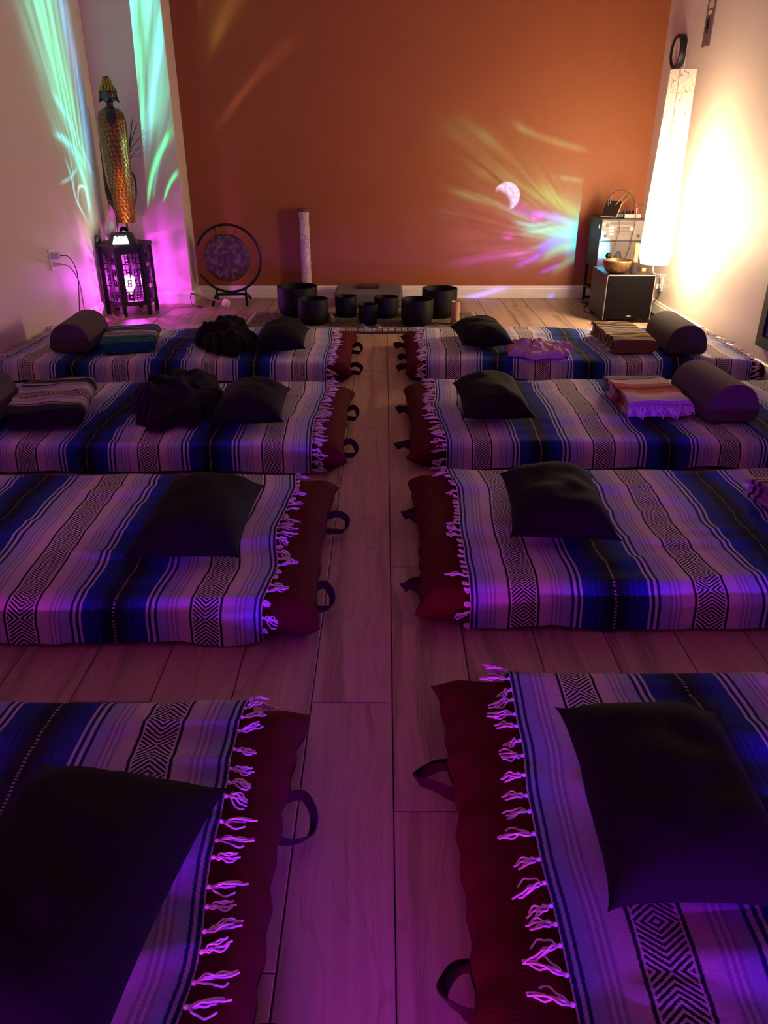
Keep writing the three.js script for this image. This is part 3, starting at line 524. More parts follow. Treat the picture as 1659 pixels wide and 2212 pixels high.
  const L = new THREE.SpotLight(0xffffff, POWER, 0, 80 * R, 0, 2); L.name = 'slide_light'; L.position.copy(at); L.target.position.copy(at.clone().add(axis)); L.shadow.radius = 0.012; L.castShadow = true; scene.add(L, L.target);
}
{
  const at = V(1.70, 0.432, -5.975), axis = V(-0.8, 0.3, -0.75), POWER = 320;
  const C = (l) => l.map(([x, y]) => onZ(x, y, ZB)), q = 0.004, MAG = [2.0, 0.05, 1.2], VIO = [1.1, 0.08, 1.8], YEL = [0.5, 1.0, 0.1], OLV = [0.55, 0.62, 0.28], SEA = [0.02, 1.35, 0.85], AQUA = [0.1, 0.9, 1.2], ROYAL = [0.06, 0.12, 1.8];
  const S = (pts, a, b, col, s0, s1) => streak(C(pts), a * q, b * q, [col[0] * 0.28, col[1] * 1.7, col[2] * 2.8], s0, s1);
  const list = [
    S([[1300, 470], [1150, 390], [990, 310]], 40, 60, OLV, 0.2, 0.12), S([[1330, 500], [1120, 500], [940, 510]], 60, 80, [1.3, 0.2, 0.6], 0.3, 0.12),
    S([[1300, 500], [1257, 470], [1190, 425], [1130, 395]], 7, 16, YEL, 0.8, 0.2), S([[1290, 480], [1200, 430], [1120, 420]], 22, 30, OLV, 0.28, 0.2),
    S([[1320, 510], [1230, 480], [1170, 462]], 8, 7, AQUA, 0.9, 0.4), S([[1330, 510], [1230, 500], [1170, 500], [1120, 490]], 16, 12, SEA, 0.9, 0.45), S([[1200, 480], [1150, 486], [1105, 478]], 4, 4, AQUA, 0.6, 0.4),
    S([[1210, 488], [1160, 500], [1120, 506]], 3, 3, [0.5, 1, 0.9], 0.5, 0.3), S([[1310, 490], [1240, 505], [1190, 525], [1160, 548]], 8, 9, ROYAL, 1.3, 1.0), S([[1300, 500], [1250, 515], [1235, 520]], 14, 10, [0.05, 0.3, 1.2], 0.8, 0.4),
    S([[1330, 540], [1245, 530], [1200, 540], [1165, 566]], 10, 8, SEA, 1.0, 0.3), S([[1300, 540], [1245, 540], [1215, 548]], 12, 9, [0.05, 0.35, 1.0], 0.8, 0.4), S([[1320, 560], [1245, 556], [1210, 578], [1185, 600]], 8, 6, [0.1, 0.9, 0.4], 0.8, 0.1),
    S([[1225, 482], [1190, 466], [1140, 462], [1080, 448]], 7, 8, VIO, 0.6, 0.15), S([[1172, 468], [1145, 468]], 9, 8, MAG, 0.8, 0.6), S([[1110, 510], [1086, 510]], 7, 7, MAG, 0.6, 0.5), S([[1140, 450], [1100, 438]], 8, 8, MAG, 0.35, 0.2),
    S([[1150, 548], [1100, 550], [1050, 556], [950, 578]], 8, 10, MAG, 0.8, 0.12), S([[1170, 550], [1145, 562], [1112, 576]], 5, 5, VIO, 1.0, 0.5), S([[1210, 572], [1165, 590]], 4, 4, VIO, 0.7, 0.4),
    S([[1190, 520], [1130, 545], [1090, 548]], 5, 4, [0.6, 0.5, 0.6], 0.4, 0.3), S([[1150, 478], [1100, 458], [1040, 430], [960, 408]], 5, 10, OLV, 0.7, 0.2), S([[1120, 408], [1070, 380], [1020, 360]], 9, 14, OLV, 0.4, 0.15),
    S([[1290, 330], [1200, 306], [1140, 284], [1108, 264]], 6, 6, OLV, 0.5, 0.35), S([[1290, 396], [1240, 388], [1190, 380]], 6, 4, OLV, 0.5, 0.3), S([[1080, 318], [1010, 285], [950, 245]], 15, 20, OLV, 0.28, 0.1),
    S([[1000, 450], [940, 455]], 14, 14, [0.5, 0.3, 0.5], 0.15, 0.1), S([[1096, 620], [1040, 637], [996, 646]], 6, 5, [0.9, 0.12, 0.45], 0.45, 0.45), S([[1195, 640], [1180, 642]], 6, 4, [0.6, 0.12, 0.45], 0.25, 0.25), S([[1360, 480], [1350, 540]], 40, 40, [0.1, 0.6, 0.3], 0.14, 0.14), S([[1300, 495], [1230, 508], [1170, 520]], 42, 26, [0.0, 0.8, 0.75], 0.8, 0.25),
  ];
  const mc = onZ(1094.5, 423.5, ZB), mr = 0.106, sh = onZ(1070, 446, ZB), sr = 0.118;
  const f = film(at, axis, (v) => {
    if (v.z > -1e-3) return [0, 0, 0];
    const t = (ZB - at.z) / v.z, x = at.x + v.x * t, y = at.y + v.y * t; if (t > 4) return [0, 0, 0];
    const c = dye(list, x, y, at.x, at.y), d = Math.hypot(x - mc[0], y - mc[1]), e = Math.hypot(x - sh[0], y - sh[1]);
    const m = smooth(mr + 0.003, mr - 0.003, d) * smooth(sr - 0.012, sr + 0.035, e) * (0.75 + 0.25 * n2(x * 28, y * 28) + 0.1 * n2(x * 70, y * 70));
    const fade = smooth(1.95, 1.78, x), k = 9 * t * t / -v.z / POWER; return [(c[0] * fade + 0.75 * m) * k, (c[1] * fade + 2.2 * m) * k, (c[2] * fade + 7 * m) * k];
  }, 1536, 768);
  const p = thing('aurora_projector', 'black faceted aurora projector standing on the subwoofer behind the brass bowl', 'projector', [1.742, 0.342, -5.885], 0.3);
  const g = new THREE.CylinderGeometry(0.016, 0.062, 0.132, 5).toNonIndexed(); g.computeVertexNormals(); add('housing', g.translate(0, 0.066, 0), M.black, p);
  add('brass_knob', new THREE.SphereGeometry(0.011, 12, 8).translate(0.05, 0.03, 0.05), std(0xd0b070, 0.3, 0.7), p);
  const dome = add('slide_dome', new THREE.SphereGeometry(0.022, 64, 32, 0, Math.PI * 2, 0, Math.PI / 2), f.mat, p); dome.position.copy(at).sub(p.position).applyAxisAngle(V(0, 1, 0), -0.3); dome.quaternion.setFromAxisAngle(V(0, 1, 0), -0.3).multiply(f.q);
  add('lens_mount', new THREE.SphereGeometry(0.0225, 24, 12, 0, Math.PI * 2, Math.PI / 2, Math.PI / 2), M.black, p).position.copy(dome.position); p.children.at(-1).quaternion.copy(dome.quaternion);
  add('lens_foot', bar([dome.position.x, 0, dome.position.z], [dome.position.x, 0.07, dome.position.z], 0.012), M.black, p);
  const L = new THREE.SpotLight(0xffffff, POWER, 0, 80 * R, 0, 2); L.name = 'slide_light'; L.position.copy(at); L.target.position.copy(at.clone().add(axis)); L.shadow.radius = 0.005; L.castShadow = true; scene.add(L, L.target);
}

// ------------------------------------------------------------------ unseen low bench added behind the camera to hood the purple light strips
{
  const bn = thing('light_hood_bench', 'unseen long low wooden bench added to hood the light strips', 'bench', [0, 0, 1.62]);
  add('seat', rbox(3.4, 0.04, 0.62, 0.006, 0, 0.31, 0), std(0x5a4232, 0.6), bn);
  add('light_hood_apron', rbox(3.4, 0.05, 0.018, 0.004, 0, 0.279, -0.29, 1), std(0x5a4232, 0.6), bn);  // board added to keep the strips from lighting the far walls
  for (const x of [-1.62, 0, 1.62]) add('leg', rbox(0.04, 0.29, 0.5, 0.004, x, 0.145, 0.04, 1), std(0x5a4232, 0.6), bn);
  for (const [kind, x] of [['violet', 0.82], ['magenta', -0.82]]) {
    const [c, power] = MOOD[kind], w = 1.3, h = 0.04, t = thing('light_strip', `${kind} light strip for the unseen purple source, under the added bench`, 'light', [x, 0.258, 1.62]);
    add('channel', rbox(w + 0.02, 0.05, 0.02, 0.003, 0, 0.006, 0.012, 1), M.black, t);
    add('glow_strip', box(w, h, 0.004, 0, 0, -0.001), std(0xffffff, 0.5, 0, { emissive: new THREE.Color(...c), emissiveIntensity: 4 }), t);
    const L = new THREE.RectAreaLight(new THREE.Color(...c), power / (w * h), w, h); L.position.set(0, 0, -0.006); L.name = 'strip_light'; t.add(L);
  }
  const [c, power] = MOOD.globe, t = thing('added_globe_lamp', 'purple glowing globe lamp added on the added bench for foreground light', 'lamp', [0.35, 0.331, 1.42]);  // globe lamp added to bring more purple to the foreground
  add('base', lathe([[0.001, 0], [0.07, 0], [0.07, 0.015], [0.045, 0.025], [0.001, 0.025]]), M.black, t);
  add('globe', new THREE.SphereGeometry(0.11, 32, 20).translate(0, 0.125, 0), std(0xffffff, 0.5, 0, { emissive: new THREE.Color(...c), emissiveIntensity: 5 }), t);
  const G = new THREE.PointLight(new THREE.Color(...c), power); G.position.set(0, 0.125, 0); G.shadow.radius = 5; G.castShadow = true; G.name = 'added_globe_light'; t.add(G);
}

// ------------------------------------------------------------------ statue, crystal, dried grass
{
  const st = thing('standing_statue', 'tall carved standing statue in a golden robe with dark face, behind the lantern projector', 'statue', [-1.985, 0, -6.15], 0.25);
  const Y0 = 0.655, Y1 = 1.43;
  const goldTex = tex(512, 1024, (u, v) => { const a = u * 60 + 3 * Math.sin(v * 9), b = v * 95 + 5 * Math.sin(u * 12.57), cell = Math.sin(a * 2) * (0.35 + 0.65 * Math.sin(b * 2)), k = 0.5 + 0.5 * n2(u * 40, v * 60), c = mixc(hex(0x5a2c10), hex(0xa86a30), smooth(-0.3, 0.6, cell) * (0.6 + 0.4 * k)); return mixc(c, hex(0x3a1608), smooth(0.82, 0.97, 1 - Math.abs(Math.sin(a)))); });
  const gold = std(0xffffff, 0.42, 0.45, { map: goldTex, bumpMap: goldTex, bumpScale: 0.002 });
  const goldHair = std(0x9a7c34, 0.35, 0.6), ebony = std(0x1d1112, 0.35);
  const prof = [[0, 0.066], [0.1, 0.071], [0.3, 0.08], [0.55, 0.089], [0.8, 0.096], [0.9, 0.096], [0.955, 0.086], [0.985, 0.062], [1, 0.03]];
  const rad = (t) => { for (let i = 1; i < prof.length; i++) if (t <= prof[i][0]) return lerp(prof[i - 1][1], prof[i][1], smooth(prof[i - 1][0], prof[i][0], t) * 0.3 + 0.7 * (t - prof[i - 1][0]) / (prof[i][0] - prof[i - 1][0])); return 0.03; };
  add('robe', grid(160, 220, (a, b) => {
    const an = -a * Math.PI * 2 + Math.PI / 2, t = b, y = lerp(Y0, Y1, t), r = rad(t), cx = Math.cos(an), front = Math.max(0, Math.sin(an));
    const sweep = y * 62 + cx * (5 + 9 * t) + 3.5 * cx * cx, fold = Math.abs(Math.sin(sweep)) ** 0.7, side = Math.abs(Math.sin(an * 11 + y * 2)) ** 0.8;
    const m = t > 0.55 ? smooth(0.1, 0.5, Math.abs(cx - 0.1 * (1 - t))) : smooth(0.55, 0.95, Math.abs(cx)), k = (lerp(fold, side, m) - 0.5) * 0.0052 * smooth(1, 0.93, t);
    const rr = r + k; return [cx * rr, y, Math.sin(an) * rr * 0.72];
  }, (a, b) => [a, b], true), gold, st);
  add('robe_hem', new THREE.CylinderGeometry(0.065, 0.06, 0.006, 40).scale(1, 1, 0.72).translate(0, Y0 - 0.002, 0), gold, st);
  // bare chest in the neckline
  add('chest', grid(20, 24, (a, b) => { const x = (a - 0.5) * 2, y = lerp(1.315, 1.432, b), w = 0.036 * Math.sqrt(clamp(b * 3)) * (1 - 0.1 * b), t = (y - Y0) / (Y1 - Y0), X = x * w, r = rad(clamp(t, 0, 0.985)) + 0.004; return [X, y, Math.sqrt(Math.max(1e-5, r * r - X * X)) * 0.72 + 0.0015]; }), ebony, st);
  add('neck', lathe([[0.031, 1.41], [0.026, 1.43], [0.025, 1.455], [0.028, 1.475]], 24), ebony, st);
  // head
  const HY = 1.512;
  add('face', grid(64, 48, (a, b) => {
    const ph = -a * Math.PI * 2, th = (1 - b) * Math.PI; let x = Math.sin(th) * Math.cos(ph), y = Math.cos(th), z = Math.sin(th) * Math.sin(ph);
    let k = 1; const jaw = smooth(0, -1, y), f = smooth(0.3, 0.9, z);
    let X = x * (0.052 - 0.016 * jaw * jaw), Yv = y * 0.066, Z = z * (0.050 - 0.004 * jaw);
    const nose = Math.exp(-((x / 0.13) ** 2) - ((y + 0.12) / 0.26) ** 2) * f, brow = Math.exp(-(((y - 0.2) / 0.07) ** 2)) * smooth(0.06, 0.2, Math.abs(x)) * f, eye = Math.exp(-(((Math.abs(x) - 0.33) / 0.15) ** 2) - ((y - 0.06) / 0.07) ** 2) * f, lip = (Math.exp(-(((y + 0.50) / 0.05) ** 2)) + Math.exp(-(((y + 0.62) / 0.06) ** 2))) * Math.exp(-((x / 0.26) ** 2)) * f, mouth = Math.exp(-(((y + 0.56) / 0.025) ** 2) - (x / 0.28) ** 2) * f, socket = Math.exp(-(((Math.abs(x) - 0.33) / 0.2) ** 2) - ((y - 0.05) / 0.16) ** 2) * f;
    Z += 0.012 * nose + 0.002 * brow - 0.005 * socket + 0.004 * eye + 0.0035 * lip - 0.003 * mouth; return [X, HY + Yv, Z];
  }, null, true), ebony, st);
  for (const s of [-1, 1]) {
    const sh = new THREE.Shape(); sh.moveTo(0, 0.03); sh.bezierCurveTo(0.012, 0.034, 0.014, 0.01, 0.010, -0.01); sh.bezierCurveTo(0.012, -0.03, 0.022, -0.045, 0.022, -0.058); sh.bezierCurveTo(0.014, -0.05, 0.002, -0.046, -0.002, -0.05); sh.bezierCurveTo(0.002, -0.03, -0.004, 0.0, 0, 0.03);
    const e = add('ear', new THREE.ExtrudeGeometry(sh, { depth: 0.006, bevelEnabled: true, bevelSize: 0.002, bevelThickness: 0.002, bevelSegments: 2 }), ebony, st); e.position.set(s * 0.047, HY + 0.008, -0.002); e.scale.x = s; if (s < 0) e.material = ebony;
  }
  const curls = [];
  const ball = (x, y, z, r) => curls.push(new THREE.SphereGeometry(r, 8, 6).translate(x, y, z));
  for (let j = 0; j < 6; j++) { const el = (8 + j * 13) * R, n = Math.max(6, Math.round(17 * Math.cos(el))); for (let i = 0; i < n; i++) { const a = (i + (j & 1) * 0.5) / n * Math.PI * 2; ball(Math.cos(a) * Math.cos(el) * 0.055, HY + 0.022 + Math.sin(el) * 0.046, Math.sin(a) * Math.cos(el) * 0.052, 0.0082); } }
  for (let j = 0; j < 4; j++) { const n = [12, 11, 9, 4][j], r = [0.030, 0.030, 0.024, 0.011][j]; for (let i = 0; i < n; i++) { const a = (i + (j & 1) * 0.5) / n * Math.PI * 2; ball(Math.cos(a) * r, HY + 0.068 + j * 0.0135, Math.sin(a) * r, 0.0085); } }
  add('skull_cap', merge([new THREE.SphereGeometry(0.053, 24, 12, 0, Math.PI * 2, 0, Math.PI / 2).scale(1, 0.85, 0.96).translate(0, HY + 0.02, 0), cyl(0.022, 0.03, 0.05, 0, HY + 0.085, 0)]), ebony, st);
  add('curled_hair', merge(curls), goldHair, st);
  add('rod', bar([0, 0.525, 0], [0, Y0 + 0.01, 0], 0.008, 12), M.blackMetal, st);
  add('base_plate', lathe([[0.001, 0.5235], [0.045, 0.5235], [0.043, 0.533], [0.001, 0.535]], 32), M.blackMetal, st);
}
{ // pale crystal behind the projector
  const g = grid(40, 28, (a, b) => { const ph = -a * Math.PI * 2, y = b, r = 0.026 * Math.sin(Math.PI * clamp(0.12 + b * 0.88)) ** 0.5 * (1 + 0.35 * n3(Math.cos(ph) * 1.4, b * 3.2, Math.sin(ph) * 1.4)); return [Math.cos(ph) * r * 1.25 - 0.012 * Math.sin(b * 5), y * 0.15, Math.sin(ph) * r]; }, null, true);
  solo('crystal_chunk', g, std(0xcfc8c2, 0.4, 0, { transmission: 0 }), 'pale lumpy crystal standing beside the statue rod on the lantern', 'crystal', [-2.075, 0.524, -6.06]);
}
{ // dried grass in a tall vase in the corner
  const gx = -2.03, gz = -6.325, t = thing('dried_grass', 'bunch of dried grass leaves in a dark vase behind the statue', 'dried plant', [gx, 0, gz]);
  add('vase', lathe([[0.001, 0], [0.036, 0], [0.044, 0.12], [0.042, 0.3], [0.03, 0.46], [0.034, 0.5], [0.028, 0.5], [0.024, 0.46], [0.001, 0.2]], 32), M.black, t);
  const leafM = [std(0x4a4634, 0.8, 0, { side: THREE.DoubleSide }), std(0x6a6440, 0.8, 0, { side: THREE.DoubleSide }), std(0x35302a, 0.8, 0, { side: THREE.DoubleSide })], r = rng(88);
  const leaf = (pts, w, m) => { const c = new THREE.CatmullRomCurve3(pts.map((p) => V(...p))); add('leaf', grid(2, 22, (a, b) => { const p = c.getPoint(b), k = (a - 0.5) * w * Math.sin(Math.PI * clamp(0.08 + 0.92 * b)) ** 0.7; return [p.x + k, p.y, p.z + k * 0.35 + (a === 0.5 ? 0.0012 : 0)]; }), leafM[m], t); };
  // right-hand spray and left-hand spray, traced from the photograph at the vase's distance
  const Q = (l, z = gz) => l.map(([x, y], i) => { const p = onZ(x, y, z); return [clamp(p[0], XL + 0.02, 9) - gx, p[1], z - gz]; });
  const root = [[254, 505], [252, 470]];
  for (const [pts, w, m] of [
    [[[262, 400], [278, 320], [284, 270], [286, 252]], 0.012, 0], [[[262, 400], [276, 330], [288, 290], [299, 258]], 0.014, 1], [[[262, 400], [280, 325], [300, 300], [318, 281]], 0.010, 0], [[[262, 400], [280, 328], [302, 320], [322, 311]], 0.012, 1], [[[262, 405], [278, 340], [300, 335], [316, 325]], 0.012, 0],
    [[[262, 410], [276, 345], [296, 338], [312, 335]], 0.010, 2], [[[262, 405], [280, 345], [300, 318], [314, 290]], 0.007, 2], [[[258, 420], [276, 370], [288, 378], [294, 420], [290, 450]], 0.02, 0], [[[258, 420], [274, 372], [284, 390], [287, 430]], 0.016, 2], [[[256, 430], [270, 390], [280, 410], [282, 450]], 0.016, 0],
    [[[244, 430], [222, 400], [210, 360], [200, 305]], 0.016, 2], [[[244, 430], [224, 405], [214, 350], [208, 300]], 0.016, 0], [[[244, 435], [220, 400], [204, 360], [203, 318]], 0.018, 2], [[[244, 440], [226, 410], [216, 370], [206, 330]], 0.02, 1], [[[246, 440], [230, 400], [222, 360], [214, 320]], 0.018, 2],
    [[[244, 450], [232, 435], [215, 415], [200, 405], [192, 422], [200, 440], [214, 462]], 0.010, 0], [[[244, 445], [226, 425], [206, 412], [196, 425], [206, 450], [216, 480]], 0.008, 2], [[[244, 450], [228, 425], [208, 410], [205, 440], [212, 470]], 0.007, 1], [[[246, 440], [230, 420], [222, 395], [216, 375]], 0.024, 2],
  ]) leaf([...Q(root), ...Q(pts)], w, m);
}
solo('mosaic_ornament', new THREE.SphereGeometry(0.03, 16, 12).scale(0.6, 1.2, 1), std(0xffffff, 0.4, 0, { map: tex(64, 64, (u, v) => { const k = (Math.floor(u * 12) * 7 + Math.floor(v * 9) * 13) % 5; return hex([0x2a2420, 0x6a5a50, 0x1a1614, 0x8a7a70, 0x3a2420][k]); }) }), 'small mosaic ornament on the wall above the lantern', 'ornament', [XL + 0.02, 0.545, -5.97]);

// ------------------------------------------------------------------ gong, mallet, rain stick
{
  const t = thing('gong', 'round bronze gong hanging in a black ring stand against the terracotta wall', 'gong', [-1.275, 0, -6.40], 0.06), cy = 0.352, RG = 0.262;
  const arc = []; for (let i = 0; i <= 60; i++) { const a = lerp(156, 156 - 316 + 8, i / 60) * R; arc.push([Math.cos(a) * RG, cy + Math.sin(a) * RG, 0]); }
  add('ring_stand', merge([tube(arc, 0.0105, 120, 10), new THREE.SphereGeometry(0.0105, 10, 8).translate(...arc[0]), new THREE.SphereGeometry(0.0105, 10, 8).translate(...arc[60])]), M.blackMetal, t);
  add('crossbar', merge([bar([-0.12, 0.07, 0], [0.12, 0.07, 0], 0.011, 10), bar([-0.12, 0.06, 0], [-0.12, 0.125, 0], 0.009, 8), bar([0.12, 0.06, 0], [0.12, 0.125, 0], 0.009, 8)]), M.blackMetal, t);
  for (const s of [-1, 1]) for (const e of [-1, 1]) add('foot', tube([[s * 0.12, 0.072, 0], [s * 0.125, 0.06, e * 0.05], [s * 0.135, 0.028, e * 0.11], [s * 0.138, 0.011, e * 0.15]], 0.0115, 16, 8), M.blackMetal, t);
  const patina = tex(512, 512, (u, v) => { const x = u - 0.5, y = v - 0.5, r = Math.hypot(x, y) * 2, n = n2(u * 9, v * 9) * 0.5 + n2(u * 22, v * 22) * 0.3 + n2(u * 50, v * 50) * 0.2, blot = smooth(0.1, 0.5, n2(u * 6 + 4, v * 6) * 0.6 + n2(u * 26, v * 26) * 0.5 - Math.abs(r - 0.55) * 0.8 + 0.25); return mixc(mixc(hex(0x3c2c26), hex(0x57423a), 0.5 + 0.5 * n), hex(0x927860), 0.75 * blot); });
  const disc = lathe([[0.001, 0.007], [0.07, 0.0065], [0.15, 0.004], [0.177, 0.001], [0.186, -0.006], [0.187, -0.02], [0.183, -0.02], [0.178, -0.004], [0.15, 0], [0.001, 0.003]], 72).rotateX(Math.PI / 2);
  { const p = disc.attributes.position, uv = disc.attributes.uv; for (let i = 0; i < p.count; i++) uv.setXY(i, 0.5 + p.getX(i) / 0.38, 0.5 + p.getY(i) / 0.38); }
  add('disc', disc, std(0xffffff, 0.5, 0.25, { map: patina, bumpMap: patina, bumpScale: 0.001 }), t).position.set(-0.012, 0.357, 0);
  for (const x of [-0.085, 0.065]) add('cord', tube([[x * 1.02, cy + Math.sqrt(RG * RG - x * x) - 0.008, 0], [x * 1.0 + 0.003, 0.555, 0.002], [x - 0.012, 0.357 + Math.sqrt(0.178 ** 2 - (x) ** 2) - 0.004, 0.004]], 0.0028, 12, 5), M.black, t);
  const m = thing('gong_mallet', 'gong mallet with a wooden handle and white felt head leaning by the gong', 'mallet', [0, 0, 0]);
  const a = [-1.575, 0.105, -6.25], b = [-1.285, 0.036, -6.19], d = V(...b).sub(V(...a)).normalize();
  add('handle', bar(a, b, 0.0075, 10), std(0xa8785a, 0.55), m);
  const head = add('felt_head', lathe([[0.001, -0.026], [0.025, -0.025], [0.033, -0.018], [0.034, 0.018], [0.026, 0.025], [0.001, 0.026]], 28), cloth(0xe8d8d0), m); head.position.set(...b); head.quaternion.setFromUnitVectors(V(0, 1, 0), d);
  add('wrist_cord', tube([[-1.575, 0.105, -6.25], [-1.58, 0.06, -6.24], [-1.56, 0.012, -6.23], [-1.51, 0.005, -6.22], [-1.48, 0.005, -6.20], [-1.52, 0.005, -6.2]], 0.0025, 40, 5), M.black, m);
}
{
  const t = thing('rain_stick', 'white translucent rain stick with a brown cap standing against the terracotta wall', 'rain stick', [-0.662, 0, -6.58]);
  const skin = tex(128, 512, (u, v) => { const n = 1 - Math.abs(n2(u * 8, v * 14 + n2(u * 5, v * 8))), k = 0.86 + 0.14 * n2(u * 20, v * 40); return mixc([0.80 * k, 0.70 * k, 0.68 * k], [0.98, 0.9, 0.88], smooth(0.7, 1, n)); });
  add('tube_body', grid(40, 60, (a, b) => { const an = -a * Math.PI * 2, r = 0.041 * (1 + 0.05 * n2(Math.cos(an) * 1.5 + 5, b * 9 + Math.sin(an))); return [Math.cos(an) * r, b * 0.70, Math.sin(an) * r]; }, null, true), std(0xffffff, 0.6, 0, { map: skin }), t);
  add('cap', lathe([[0.001, 0.722], [0.04, 0.722], [0.049, 0.716], [0.049, 0.702], [0.044, 0.698], [0.001, 0.698]], 32), std(0x6a3c24, 0.6), t);
  add('foot_cap', lathe([[0.001, 0], [0.046, 0], [0.046, 0.02], [0.001, 0.02]], 32), std(0x6a3c24, 0.6), t);
}

// ------------------------------------------------------------------ rug and what stands on it
{
  const x0 = -1.035, x1 = 0.715, z0 = -5.985, z1 = -5.405, w = x1 - x0, d = z1 - z0;
  const rug = thing('patterned_rug', 'worn green and brown patterned rug with cream border under the black bowls', 'rug', [(x0 + x1) / 2, 0, (z0 + z1) / 2]);
  const rt = tex(1024, 384, (u, v) => {
    const ex = Math.min(u, 1 - u) * w, ey = Math.min(v, 1 - v) * d, e = Math.min(ex, ey);
    if (e < 0.007) return hex(0x120c0c);
    if (ey < 0.022 || ex < 0.035) return hex(0xc0b2a4);
    const x = u * w, y = v * d, p = Math.sin(x * 60 + 3 * n2(x * 9, y * 9)) * Math.sin(y * 70 + 3 * n2(x * 8, y * 8 + 4)), n = n2(x * 40, y * 90) * 0.5 + n2(x * 120, y * 200) * 0.5;
    let c = mixc(hex(0x4e4c34), hex(0x8a7c5c), smooth(-0.2, 0.6, p + 0.5 * n)); c = mixc(c, hex(0x5a3a30), 0.5 * smooth(0.3, 0.8, n2(x * 14 + 9, y * 18))); return mixc(c, hex(0xa4988a), 0.5 * smooth(0.5, 0.9, n2(x * 22, y * 60 + 2)));
  });
  add('woven_pile', rbox(w, 0.008, d, 0.003, 0, 0.0045, 0, 1), cloth(0xffffff, { map: rt, bumpMap: fuzz(30, 10), bumpScale: 0.002 }), rug);
  { const g = rug.children[0].geometry, p = g.attributes.position, uv = g.attributes.uv; for (let i = 0; i < p.count; i++) uv.setXY(i, 0.5 + p.getX(i) / w, 0.5 + p.getZ(i) / d); }
  add('edging', box(w, 0.005, 0.13, 0, 0.003, d / 2 + 0.068), cloth(0x3a1418), rug);
  const r = rng(60), tm = [cloth(0x8a7c86), cloth(0x9a8c94), cloth(0x786c78)]; let x = -w / 2 + 0.005; const geo = rbox(0.042, 0.012, 0.085, 0.005, 0, 0, 0, 1);
  while (x < w / 2 - 0.045) { const k = 0.75 + 0.45 * r(), m = add('tuft', geo, tm[Math.floor(r() * 3)], rug); m.scale.x = k; m.position.set(x + 0.021 * k, 0.008, d / 2 + 0.062 + 0.006 * (r() - 0.5)); x += 0.042 * k + 0.004; }
}
const bowlM = std(0x0d0a0c, 0.55, 0, { specularIntensity: 0.6 });
const BOWL = ['largest', 'second smallest in front', '', '', '', '', ''];
[[-0.665, -5.86, 0.305, 0.219, 'largest black crystal bowl, standing nearest the gong'], [-0.522, -5.575, 0.222, 0.178, 'medium black crystal bowl in front of the largest bowl'], [-0.293, -5.82, 0.167, 0.153, 'black crystal bowl before the grey cushion, nearer the gong'], [-0.121, -5.55, 0.143, 0.144, 'smallest black crystal bowl at the middle of the rug front'], [0.012, -5.79, 0.186, 0.153, 'black crystal bowl before the grey cushion, nearer the subwoofer'], [0.236, -5.535, 0.234, 0.183, 'wide black crystal bowl on the rug beside the bamboo chime'], [0.416, -5.82, 0.266, 0.211, 'second largest black crystal bowl, behind the bamboo chime']].forEach(([x, z, dia, h, label]) => {
  const r = dia / 2, t = 0.006, b = [0.62, 0.8, 0.93, 0.985, 1].map((k, i) => [r * k, h * [0.0, 0.035, 0.13, 0.28, 0.5][i]]);
  solo('crystal_bowl', lathe([[0.001, 0], ...b, [r, h - 0.002], [r - t * 0.5, h], [r - t, h - 0.002], [r - t, h * 0.5], [r * 0.93 - t, h * 0.16], [r * 0.75, 0.05 * h + t], [0.001, t]], 56), bowlM, label, 'singing bowl', [x, 0.009, z], 0, 'black crystal singing bowls');
});
{
  const g = thing('meditation_cushion', 'flat grey fabric cushion block behind the black bowls', 'cushion', [-0.13, 0, -6.39]);
  add('cover', rbox(0.555, 0.122, 0.40, 0.028, 0, 0.061, 0, 5), cloth(0x6e6664, { bumpMap: weave(40, 40), bumpScale: 0.0015 }), g);
  add('piping', tube([[-0.262, 0.112, 0.187], [0.262, 0.112, 0.187], [0.262, 0.112, -0.187], [-0.262, 0.112, -0.187]].flatMap((p, i, l) => { const q = l[(i + 1) % 4]; return [0.04, 0.25, 0.5, 0.75, 0.96].map((t) => [lerp(p[0], q[0], t), 0.113, lerp(p[2], q[2], t)]); }), 0.003, 120, 5, true), cloth(0x5a5250), g);
  const b = thing('carved_box', 'small dark carved wooden box lying on the grey cushion', 'box', [-0.135, 0.1225, -6.42]);
  add('body', rbox(0.175, 0.018, 0.14, 0.003, 0, 0.009, 0, 1), std(0x2a1712, 0.6), b);
  add('lid_inlay', box(0.155, 0.003, 0.12, 0, 0.0185, 0), std(0xffffff, 0.6, 0, { map: tex(128, 128, (u, v) => { const k = n2(u * 9, v * 9) + Math.sin(u * 30) * Math.sin(v * 30) * 0.5; return mixc(hex(0x2c1814), hex(0x9a6a4c), smooth(0.1, 0.7, k)); }) }), b);
}
